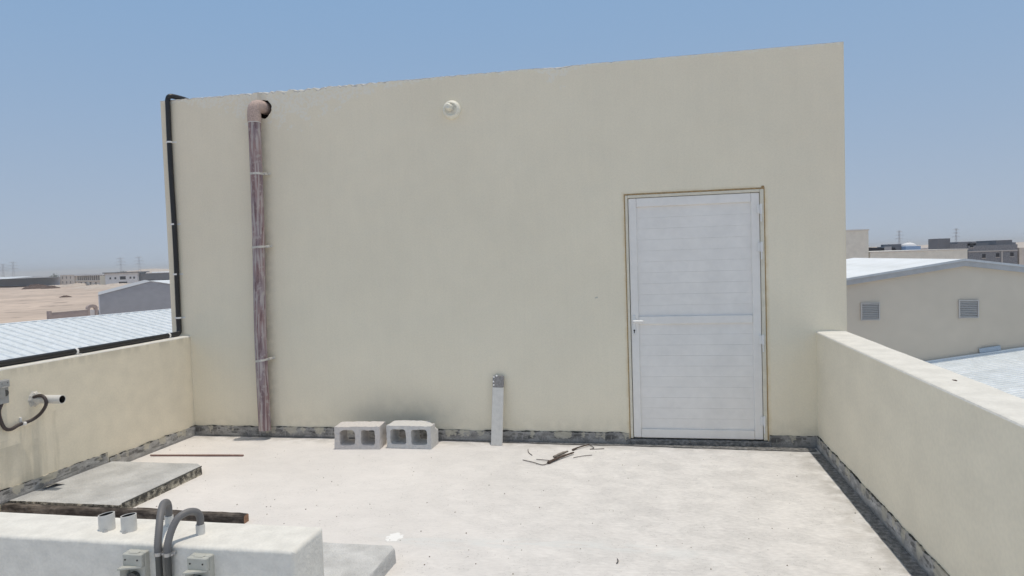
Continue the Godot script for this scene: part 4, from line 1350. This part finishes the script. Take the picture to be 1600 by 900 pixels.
	# the one cut by the left edge of the picture, on the left parapet
	switch_box(Vector3(PL, 0.905, 2.06), PI / 2, "grey hooded switch box high on the left parapet", M.grey_box, 0.075)

func st_grid(s: SurfaceTool, rows: Array):
	# smooth grid: normals from neighbours
	var nr := rows.size()
	var nc: int = rows[0].size()
	var nm := []
	for i in nr:
		var line := []
		for k in nc:
			var du: Vector3 = rows[mini(i + 1, nr - 1)][k] - rows[maxi(i - 1, 0)][k]
			var dv: Vector3 = rows[i][mini(k + 1, nc - 1)] - rows[i][maxi(k - 1, 0)]
			var q := du.cross(dv)
			line.append(q.normalized() if q.length() > 1e-12 else Vector3.UP)
		nm.append(line)
	var mid := Vector3.ZERO
	for k in nc: mid += rows[nr / 2][k]
	mid /= nc
	var sgn := 1.0 if nm[nr / 2][nc / 2].dot(rows[nr / 2][nc / 2] - mid) > 0.0 else -1.0
	for i in nr - 1:
		for k in nc - 1:
			var ids := [[i, k], [i + 1, k], [i + 1, k + 1], [i, k], [i + 1, k + 1], [i, k + 1]]
			for hlf in 2:
				var e := [ids[hlf * 3], ids[hlf * 3 + 1], ids[hlf * 3 + 2]]
				var a: Vector3 = rows[e[0][0]][e[0][1]]; var b: Vector3 = rows[e[1][0]][e[1][1]]; var c: Vector3 = rows[e[2][0]][e[2][1]]
				if (a - c).cross(a - b).dot(nm[i][k] * sgn) < 0.0: e = [e[0], e[2], e[1]]
				for q in e:
					s.set_normal(nm[q[0]][q[1]] * sgn)
					s.set_uv(Vector2.ZERO)
					s.add_vertex(rows[q[0]][q[1]])

# upright pipe with a wall and a slanted open top; oval by squash in z
func open_pipe(st: SurfaceTool, ro: float, ri: float, h: float, slant: float, squash: float, n := 24):
	for k in n:
		var a := TAU * k / n
		var b := TAU * (k + 1) / n
		var f := func(an: float, r: float, top: bool) -> Vector3:
			return Vector3(cos(an) * r, (h + slant * cos(an)) if top else 0.0, sin(an) * r * squash)
		quad(st, f.call(a, ro, false), f.call(b, ro, false), f.call(b, ro, true), f.call(a, ro, true), Vector3(cos(a), 0, sin(a)))
		quad(st, f.call(a, ri, false), f.call(b, ri, false), f.call(b, ri, true), f.call(a, ri, true), Vector3(-cos(a), 0, -sin(a)))
		quad(st, f.call(a, ro, true), f.call(b, ro, true), f.call(b, ri, true), f.call(a, ri, true), Vector3.UP)

# at: upper left corner on the wall; local x right, z away from the wall
func switch_box(at: Vector3, turn: float, label: String, m: Material, w := 0.082):
	var t := thing("switch_box", label, "switch box", at, turn, "")
	var s := sto()
	var d := 0.040
	box(s, Vector3(0, -0.165, -0.005), Vector3(w, 0, d * 0.55), 0.003)
	obj("base", s, m, t)
	s = sto()
	box(s, Vector3(0.001, -0.046, d * 0.55 + 0.001), Vector3(w - 0.001, -0.001, d), 0.003)
	box(s, Vector3(0.001, -0.163, d * 0.55 + 0.001), Vector3(w - 0.001, -0.048, d - 0.014), 0.003)
	obj("cover", s, m, t)
	s = sto()   # the hood that juts out to a point over the switch
	var hood := PackedVector2Array([Vector2(w - 0.004, 0.0), Vector2(0.004, 0.030), Vector2(0.002, -0.012), Vector2(w - 0.002, -0.012)])
	prism(s, hood, 0.044, 0.050, Transform3D(Basis(Vector3.RIGHT, PI / 2), Vector3(0, 0, d)))
	prism(s, PackedVector2Array([Vector2(0.006, -0.012), Vector2(0.012, 0.026), Vector2(0.020, -0.012)]), 0.050, 0.120, Transform3D(Basis(Vector3.RIGHT, PI / 2), Vector3(0, 0, d)))
	obj("hood", s, m, t)
	s = sto()
	tube(s, [Vector3(w * 0.5, -0.09, d - 0.016), Vector3(w * 0.5, -0.09, d + 0.004)], 0.022, 18)
	obj("switch_knob", s, M.conduit_dark, t)
	for x in [0.014, w - 0.018]:
		s = sto()
		tube(s, [Vector3(x, -0.022, d - 0.001), Vector3(x, -0.022, d + 0.0015)], 0.0032, 10)
		obj("screw", s, M.dark, t)
	s = sto()
	box(s, Vector3(w * 0.28, -0.001, d * 0.2), Vector3(w * 0.72, 0.0012, d * 0.8), 0.001)
	obj("top_rib", s, m, t)


# ------------------------------------------------------------------ things fixed to the walls
func build_roof_fittings():
	# ---- drain pipe
	var t := thing("drain_pipe", "worn purple brown drain pipe with pale elbow running down the room's wall", "drain pipe")
	var top := Vector3(-3.560, 3.02, 0.082)
	var bot := Vector3(-3.606, 0.085, 0.082)
	var s := sto()
	var pts := []
	for i in 31:
		var f := i / 30.0
		pts.append(top.lerp(bot, f) + Vector3(0.006 * sin(f * 7.0), 0, 0.003 * sin(f * 11.0)))
	pipe_uv(s, pts, 0.056)
	obj("pipe", s, M.pipe, t)
	s = sto()
	tube(s, smooth_path([top + Vector3(0, -0.005, 0), top + Vector3(0.002, 0.055, 0), top + Vector3(0.010, 0.092, -0.010), top + Vector3(0.028, 0.108, -0.055), top + Vector3(0.042, 0.106, -0.17)], 6), 0.0595, 20)
	tube(s, [top + Vector3(0, -0.045, 0), top + Vector3(0.001, 0.03, 0)], 0.0620, 20)
	obj("elbow", s, M.elbow, t)
	s = sto()
	tube(s, [top + Vector3(0, -0.052, 0), top + Vector3(0, -0.0455, 0)], 0.0605, 20)
	obj("joint_ring", s, M.white_pvc, t)
	for q in [[2.497, 0.0], [1.815, 0.05], [0.750, 0.14]]:
		var f: float = (3.02 - q[0]) / 2.935
		var c := top.lerp(bot, f) + Vector3(0.006 * sin(f * 7.0), 0, 0)
		var tl := Basis(Vector3.BACK, q[1])
		s = sto()
		tube(s, [c - tl.y * 0.010, c + tl.y * 0.010], 0.0595, 20)
		box(s, Vector3(0.050, -0.011, -0.060), Vector3(0.108, 0.011, -0.052), 0.002, Transform3D(tl, c))
		box(s, Vector3(0.055, -0.010, -0.060), Vector3(0.085, 0.010, -0.010), 0.003, Transform3D(tl, c))
		tube(s, [c + tl * Vector3(0.098, 0, -0.055), c + tl * Vector3(0.098, 0, -0.044)], 0.006, 8)
		obj("pipe_clip", s, M.plaster, t)
	# ---- black conduit: over the room's top, down its left edge and along the left parapet
	t = thing("black_conduit", "thin black conduit down the room's left edge and along the parapet top", "conduit")
	s = sto()
	var way := [Vector3(-4.40, 3.285, -0.16), Vector3(-4.43, 3.296, -0.08), Vector3(-4.475, 3.300, 0.012), Vector3(-4.497, 3.270, 0.026), Vector3(-4.500, 3.20, 0.027)]
	var path := smooth_path(way, 6)
	for i in range(1, 16): path.append(Vector3(-4.500 - 0.004 * sin(i * 0.5), 3.20 - i * 0.14, 0.027))
	path.append_array(smooth_path([Vector3(-4.502, 1.07, 0.027), Vector3(-4.500, 1.022, 0.034), Vector3(-4.496, 1.006, 0.06)], 5))
	for i in range(1, 40): path.append(Vector3(-4.494 + 0.012 * sin(i * 0.34) + (0.02 * smoothstep(2.0, 12.0, i)), 1.006, 0.06 + i * 0.18))
	tube(s, path, 0.0235, 14)
	obj("tube", s, M.black, t)
	for y in [2.86, 2.07, 1.585, 1.16]:
		s = sto()
		box(s, Vector3(-4.560, y - 0.008, 0.001), Vector3(-4.445, y + 0.008, 0.005), 0.001)
		tube(s, [Vector3(-4.501, y - 0.008, 0.027), Vector3(-4.501, y + 0.008, 0.027)], 0.0255, 14)
		obj("saddle_clip", s, M.white_part, t)
	for z in [0.20, 1.30, 2.5]:
		s = sto()
		var x: float = -4.494 + 0.012 * sin((z - 0.06) / 0.18 * 0.34) + 0.02 * smoothstep(2.0, 12.0, (z - 0.06) / 0.18)
		tube(s, [Vector3(x, 1.006, z - 0.010), Vector3(x, 1.006, z + 0.010)], 0.0258, 14)
		box(s, Vector3(x - 0.055, 0.983, z - 0.009), Vector3(x + 0.055, 0.987, z + 0.009), 0.001)
		obj("saddle_clip", s, M.white_part, t)
	# ---- round fitting
	t = thing("wall_fitting", "round cream painted fitting with a knob high on the room's wall", "wall fitting", Vector3(-1.679, 2.967, 0))
	var face := Transform3D(Basis(Vector3.RIGHT, PI / 2), Vector3.ZERO)
	s = sto()
	lathe(s, [[0.083, 0.0], [0.083, 0.010], [0.079, 0.022], [0.070, 0.038], [0.060, 0.046], [0.052, 0.044], [0.045, 0.034], [0.030, 0.034], [0.0, 0.034]], face, 40)
	obj("base_plate", s, M.fitting, t)
	s = sto()
	lathe(s, [[0.033, 0.050], [0.031, 0.088], [0.026, 0.108], [0.018, 0.115], [0.010, 0.112], [0.0, 0.112]], Transform3D(face.basis, Vector3(-0.008, 0.012, 0)), 28)
	obj("knob", s, M.fitting, t)
	# ---- pipe spout and dark cable on the left parapet
	t = thing("pipe_spout", "grey plastic pipe end sticking out of the left parapet", "pipe", Vector3(PL, 0.719, 1.76))
	s = sto()
	var turn := Transform3D(Basis(Vector3.BACK, -PI / 2), Vector3.ZERO)
	var raw := sto()
	open_pipe(raw, 0.031, 0.027, 0.235, 0.0, 1.0)
	s.append_from(raw.commit(), 0, turn)
	obj("pipe", s, M.white_pvc, t)
	s = sto()
	raw = sto()
	open_pipe(raw, 0.0268, 0.0255, 0.2335, 0.0, 1.0)
	s.append_from(raw.commit(), 0, turn)
	tube(s, [Vector3(0.15, 0, 0), Vector3(0.154, 0, 0)], 0.0255, 20)
	obj("inside", s, M.dark, t)  # darker inner tube stands in for the shade inside the spout
	s = sto()
	mound(s, 0.062, 0.030, 12, 20, 4)
	var col := obj("mortar_collar", s, M.plaster, t)
	col.rotation.z = -PI / 2
	t = thing("dark_cable", "dark corrugated cable drooping along the left parapet to the pipe end", "cable")
	s = sto()
	tube(s, smooth_path([Vector3(-4.39, 0.75, 2.03), Vector3(-4.385, 0.70, 2.06), Vector3(-4.38, 0.643, 2.06), Vector3(-4.38, 0.574, 2.032), Vector3(-4.38, 0.553, 1.985), Vector3(-4.38, 0.569, 1.919), Vector3(-4.365, 0.582, 1.835), Vector3(-4.33, 0.612, 1.806), Vector3(-4.29, 0.655, 1.800), Vector3(-4.268, 0.700, 1.798), Vector3(-4.284, 0.738, 1.796), Vector3(-4.325, 0.752, 1.790), Vector3(-4.37, 0.742, 1.785), Vector3(-4.41, 0.730, 1.785)], 10), 0.0115, 10, true, 0.001)
	obj("sheath", s, M.cable, t)
	s = sto()
	tube(s, [Vector3(-4.37, 0.569, 1.880), Vector3(-4.37, 0.573, 1.900)], 0.014, 10)
	box(s, Vector3(-4.405, 0.55, 1.883), Vector3(-4.39, 0.615, 1.897), 0.002)
	obj("clip", s, M.white_part, t)


func pipe_uv(st: SurfaceTool, pts: Array, r: float):
	# a tube whose texture runs once over its whole length
	var sides := 24
	var n := pts.size()
	for i in n - 1:
		for k in sides:
			var p := []
			var uv := []
			var nn := []
			for e in [[i, k], [i + 1, k], [i + 1, k + 1], [i, k + 1]]:
				var a: float = TAU * e[1] / sides
				var d := Vector3(cos(a), 0, sin(a))
				p.append(pts[e[0]] + d * r)
				nn.append(d)
				uv.append(Vector2(float(e[1]) / sides, float(e[0]) / (n - 1)))
			for h in [[0, 1, 2], [0, 2, 3]]:
				var o: Array = h
				if (p[o[0]] - p[o[2]]).cross(p[o[0]] - p[o[1]]).dot(nn[0]) < 0.0: o = [o[0], o[2], o[1]]
				for q in o:
					st.set_normal(nn[q]); st.set_uv(uv[q]); st.add_vertex(p[q])


# ------------------------------------------------------------------ loose things on the roof
func hollow_block(holes: Array, chip: bool, s: int) -> SurfaceTool:
	# lies on its side: 0.41 x 0.20, 0.20 deep, two cells open to front and back
	var st := sto()
	var n := noise(s, 20.0, 3)
	var W := 0.41; var Hh := 0.20; var D := 0.20
	var wob := func(p: Vector3) -> Vector3:
		var q := p + Vector3(n.get_noise_3d(p.x, p.y, p.z), n.get_noise_3d(p.x + 9.0, p.y, p.z), n.get_noise_3d(p.x, p.y + 9.0, p.z)) * 0.006
		if p.y < 0.001: q.y = 0.0
		if chip:
			var d := (p - Vector3(W * 0.5, Hh, -D)).length()
			if d < 0.075: q += Vector3(-0.8, -0.55, 0.8).normalized() * (0.075 - d) * 0.75
		return q
	var per := 8
	for c in holes.size():
		var x0 := -W * 0.5 if c == 0 else 0.004
		var x1 := 0.004 if c == 0 else W * 0.5
		var hole: Array = holes[c]   # centre x, half width, half height front; back scale
		for k in per * 4:
			var f := []
			for kk in [k, k + 1]:
				var sd: int = (kk / per) % 4
				var t := float(kk % per) / per * 2.0 - 1.0
				var sq := [Vector2(t, -1), Vector2(1, t), Vector2(-t, 1), Vector2(-1, -t)][sd] as Vector2
				var o := Vector2(lerpf(x0, x1, sq.x * 0.5 + 0.5), lerpf(0, Hh, sq.y * 0.5 + 0.5))
				var rd := sq / pow(pow(absf(sq.x), 6.0) + pow(absf(sq.y), 6.0), 1.0 / 6.0)
				var hf: Vector2 = Vector2(hole[0], 0.102) + rd * Vector2(hole[1], hole[2])
				var hb: Vector2 = Vector2(hole[0] - hole[4], 0.102) + rd * Vector2(hole[1], hole[2]) * hole[3]
				f.append([o, hf, hb, sq])
			var A: Array = f[0]; var B: Array = f[1]
			var v := func(p: Vector2, z: float) -> Vector3: return wob.call(Vector3(p.x, p.y, z))
			quad(st, v.call(A[0], 0.0), v.call(B[0], 0.0), v.call(B[1], 0.0), v.call(A[1], 0.0), Vector3(0, 0, 1))
			quad(st, v.call(A[0], -D), v.call(B[0], -D), v.call(B[2], -D), v.call(A[2], -D), Vector3(0, 0, -1))
			var mid := (A[3] + B[3]) as Vector2
			var inward := Vector3(-mid.x, -mid.y, 0)
			quad(st, v.call(A[1], 0.0), v.call(B[1], 0.0), v.call(B[2], -D), v.call(A[2], -D), inward)
			var onedge: bool = not ((c == 0 and absf(A[0].x - x1) < 1e-5 and absf(B[0].x - x1) < 1e-5) or (c == 1 and absf(A[0].x - x0) < 1e-5 and absf(B[0].x - x0) < 1e-5))
			if onedge:
				for zz in 5:
					var za := -D * zz / 5.0
					var zb := -D * (zz + 1) / 5.0
					quad(st, v.call(A[0], za), v.call(B[0], za), v.call(B[0], zb), v.call(A[0], zb), -inward)
	return st

func build_loose_things():
	# ---- two hollow blocks
	var b := thing("hollow_block", "left hollow concrete block, nearer the drain pipe, light showing through", "concrete block", Vector3(-2.548, 0, 0.355), 0.08, "hollow concrete blocks by the wall")
	obj("block", hollow_block([[-0.088, 0.070, 0.067, 0.95, 0.004], [0.100, 0.064, 0.067, 0.95, -0.004]], false, 141), M.block_warm, b)
	b = thing("hollow_block", "right hollow concrete block, nearer the leaning board, rear corner chipped", "concrete block", Vector3(-2.090, 0, 0.298), -0.02, "hollow concrete blocks by the wall")
	obj("block", hollow_block([[-0.098, 0.074, 0.068, 0.95, 0.0], [0.096, 0.073, 0.068, 0.95, 0.0]], true, 142), M.block, b)
	# ---- board leaning on the wall
	b = thing("leaning_board", "narrow grey board with dark painted top leaning against the wall", "board", Vector3(-1.342, 0.0, 0.140))
	var tilt := Basis(Vector3.RIGHT, -0.172) * Basis(Vector3.BACK, -0.022)
	var s := sto()
	box(s, Vector3(-0.051, 0.0, -0.018), Vector3(0.051, 0.505, 0.0), 0.004, Transform3D(tilt, Vector3.ZERO))
	obj("plank", s, M.board, b)
	s = sto()
	box(s, Vector3(-0.050, 0.506, -0.018), Vector3(0.050, 0.608, 0.0005), 0.005, Transform3D(tilt, Vector3.ZERO))
	obj("painted_end", s, M.board_band, b)
	for q in [[-0.040, 0.59], [-0.042, 0.55], [-0.039, 0.52], [-0.015, 0.600]]:
		s = sto()
		mound(s, 0.009, 0.003, int(q[1] * 100.0), 9, 2)
		var o := obj("paint_fleck", s, M.white_part, b)
		o.transform = Transform3D(tilt * Basis(Vector3.RIGHT, PI / 2), tilt * Vector3(q[0], q[1] + 0.005, 0.0))
	# ---- thin rod
	b = thing("thin_rod", "thin straight reddish rod lying on the roof below the drain pipe", "rod")
	s = sto()
	tube(s, [Vector3(-4.323, 0.010, 0.723), Vector3(-4.0, 0.008, 0.692), Vector3(-3.75, 0.010, 0.676), Vector3(-3.469, 0.008, 0.651)], [0.007, 0.008, 0.0085, 0.009], 8)
	obj("rod", s, M.rod, b)
	# ---- concrete slabs
	var n := noise(151, 3.0, 4)
	slab("concrete_slab", "flat grey concrete slab with dark ragged edges against the left parapet", PackedVector2Array([Vector2(PL + 0.012, 1.085), Vector2(-3.60, 1.085), Vector2(-3.512, 1.16), Vector2(-3.520, 2.02), Vector2(PL + 0.012, 2.02)]), 0.062, M.slab, true, n)
	slab("concrete_slab", "pale grey concrete slab showing right of the low white wall", PackedVector2Array([Vector2(-3.2, 2.47), Vector2(-1.41, 2.47), Vector2(-1.388, 2.50), Vector2(-1.388, 3.50), Vector2(-3.2, 3.50)]), 0.082, M.slab_pale, false, n)
	# ---- dark timber in front of the slab
	b = thing("timber_batten", "long dark weathered timber batten lying behind the low white wall", "timber", Vector3(-4.385, 0, 2.062), 0.004)
	s = sto()
	var rows := []
	for i in 61:
		var x := 1.83 * i / 60.0
		var e := 0.006 * n.get_noise_1d(x * 2.0)
		var f := 0.005 * n.get_noise_1d(x * 2.6 + 30.0)
		var taper := 1.0 if i < 59 else 0.96
		rows.append([Vector3(x, 0.0, 0.02), Vector3(x, 0.004, 0.028 + f), Vector3(x, 0.042 + e, 0.024 + f), Vector3(x, (0.052 + e) * taper, 0.014), Vector3(x, (0.053 + e) * taper, -0.022), Vector3(x, 0.045, -0.030), Vector3(x, 0.0, -0.030)])
	for i in 60:
		for k in 6: quad(s, rows[i][k], rows[i + 1][k], rows[i + 1][k + 1], rows[i][k + 1], Vector3(0, [-0.5, 0.0, 0.6, 1.0, 0.7, 0.0][k], [1, 1, 0.8, 0.0, -0.7, -1][k]))
	for k in range(1, 6): flat(s, rows[0][0], rows[0][k], rows[0][k + 1], Vector3.LEFT)
	obj("batten", s, M.wood, b)
	s = sto()
	for k in range(1, 6): flat(s, rows[60][0], rows[60][k], rows[60][k + 1], Vector3.RIGHT)
	obj("sawn_end", s, M.wood_end, b)
	# ---- dry sticks and wires in front of the wall
	twig("stick", "thickest dark broken stick of the litter on the roof", [Vector3(-0.812, 0.014, 0.645), Vector3(-0.735, 0.018, 0.50), Vector3(-0.640, 0.016, 0.352)], [0.012, 0.010, 0.006], M.stick)
	twig("stick", "short pale stick lying along the thickest dark one", [Vector3(-0.782, 0.028, 0.535), Vector3(-0.73, 0.030, 0.44), Vector3(-0.690, 0.022, 0.340)], [0.010, 0.012, 0.006], M.stick_pale)
	twig("wire", "long bent wire reaching left from the dark stick", [Vector3(-1.03, 0.006, 0.565), Vector3(-0.93, 0.008, 0.63), Vector3(-0.851, 0.006, 0.682), Vector3(-0.805, 0.010, 0.63)], 0.0030, M.cable)
	twig("wire", "short straight wire just above the long bent one", [Vector3(-0.923, 0.008, 0.544), Vector3(-0.86, 0.010, 0.562), Vector3(-0.80, 0.016, 0.60)], 0.0028, M.cable)
	twig("wire", "small curved wire standing apart at the litter's left", [Vector3(-1.042, 0.008, 0.253), Vector3(-1.022, 0.005, 0.34), Vector3(-0.978, 0.006, 0.425)], 0.0027, M.cable)
	twig("stick", "crooked brown twig against the skirting right of the litter", [Vector3(-0.662, 0.008, 0.250), Vector3(-0.615, 0.014, 0.185), Vector3(-0.535, 0.012, 0.085)], [0.009, 0.006, 0.004], M.stick)
	twig("wire", "zigzag wire end beneath the room's skirting", [Vector3(-0.545, 0.010, 0.065), Vector3(-0.489, 0.006, 0.165), Vector3(-0.518, 0.005, 0.205), Vector3(-0.402, 0.006, 0.182)], 0.0027, M.cable)
	twig("wire", "thin straight wire lying right of the dark stick", [Vector3(-0.631, 0.006, 0.465), Vector3(-0.56, 0.008, 0.42), Vector3(-0.488, 0.006, 0.379)], 0.0026, M.cable)
	twig("wire", "bent rusty nail lying alone on the open roof near the viewer", [Vector3(-0.200, 0.005, 2.312), Vector3(-0.194, 0.007, 2.34), Vector3(-0.201, 0.005, 2.367)], 0.0028, M.cable)
	twig("stick", "thin twig lying just behind the timber batten", [Vector3(-3.47, 0.006, 1.912), Vector3(-3.36, 0.010, 1.92), Vector3(-3.20, 0.006, 1.93)], 0.004, M.stick)
	# a small curl of dark felt on the slab by the parapet
	s = sto()
	for i in 8:
		var a0 := i * 0.30; var a1 := (i + 1) * 0.30
		quad(s, Vector3(0, 0.012 * sin(a0), i * 0.016), Vector3(0.09 - i * 0.006, 0.012 * sin(a0) + 0.006, i * 0.016), Vector3(0.09 - (i + 1) * 0.006, 0.012 * sin(a1) + 0.006, (i + 1) * 0.016), Vector3(0, 0.012 * sin(a1), (i + 1) * 0.016), Vector3.UP)
	var o := obj("felt_scrap", s, M.bitumen)
	o.position = Vector3(-4.37, 0.068, 1.66)
	tag(o, "curled scrap of dark roofing felt on the slab by the parapet", "scrap")

func twig(called: String, label: String, pts: Array, r, m: Material):
	var s := sto()
	var path := smooth_path(pts, 5)
	var rad = r
	if r is Array:
		rad = []
		for i in path.size():
			var f: float = float(i) / (path.size() - 1) * (r.size() - 1)
			var k := mini(int(f), r.size() - 2)
			rad.append(lerpf(r[k], r[k + 1], f - k) * (1.0 + 0.12 * sin(i * 2.3)))
	tube(s, path, rad, 7)
	tag(obj(called, s, m), label, called, "dry litter on the roof")

# a low slab from an outline in x, z
func slab(called: String, label: String, outline: PackedVector2Array, h: float, m: Material, edged: bool, n: FastNoiseLite):
	var t := thing(called, label, "slab")
	var pts := PackedVector2Array()
	for i in outline.size():
		var a := outline[i]
		var b := outline[(i + 1) % outline.size()]
		var k := maxi(1, int(a.distance_to(b) / 0.03))
		for j in k:
			var p := a.lerp(b, float(j) / k)
			var out := (b - a).orthogonal().normalized()
			pts.append(p + out * 0.006 * n.get_noise_2d(p.x * 2.0, p.y * 2.0))
	var s := sto()
	var ix := Geometry2D.triangulate_polygon(pts)
	var yv := func(p: Vector2) -> float: return h + 0.003 * n.get_noise_2d(p.x, p.y)
	for i in range(0, ix.size(), 3):
		var v := []
		for k in 3:
			var p := pts[ix[i + k]]
			v.append(Vector3(p.x, yv.call(p), p.y))
		flat(s, v[0], v[1], v[2], Vector3.UP)
	obj("top", s, m, t)
	s = sto()
	var cen := Vector2.ZERO
	for p in outline: cen += p / outline.size()
	for i in pts.size():
		var a := pts[i]
		var b := pts[(i + 1) % pts.size()]
		var out2 := (a + b) * 0.5 - cen
		var out := Vector3(out2.x, 0, out2.y)
		var da := (a - cen).normalized() * 0.007 * (1.0 + n.get_noise_2d(a.x * 6.0, a.y * 6.0))
		var db := (b - cen).normalized() * 0.007 * (1.0 + n.get_noise_2d(b.x * 6.0, b.y * 6.0))
		var A0 := Vector3(a.x + da.x, 0, a.y + da.y); var B0 := Vector3(b.x + db.x, 0, b.y + db.y)
		var A1 := Vector3(a.x + da.x * 0.6, h - 0.012, a.y + da.y * 0.6); var B1 := Vector3(b.x + db.x * 0.6, h - 0.012, b.y + db.y * 0.6)
		quad(s, A0, B0, B1, A1, out)
		quad(s, A1, B1, Vector3(b.x, yv.call(b), b.y), Vector3(a.x, yv.call(a), a.y), out + Vector3.UP)
	obj("edge", s, M.edge if edged else m, t)
	if edged:   # a bead of felt along the upper right edge
		s = sto()
		var line := []
		for i in 30: line.append(Vector3(-3.515 + 0.004 * n.get_noise_1d(i * 0.8), h + 0.001, 1.15 + i * 0.029))
		tube(s, line, 0.005, 7)
		obj("felt_bead", s, M.conduit_dark, t)
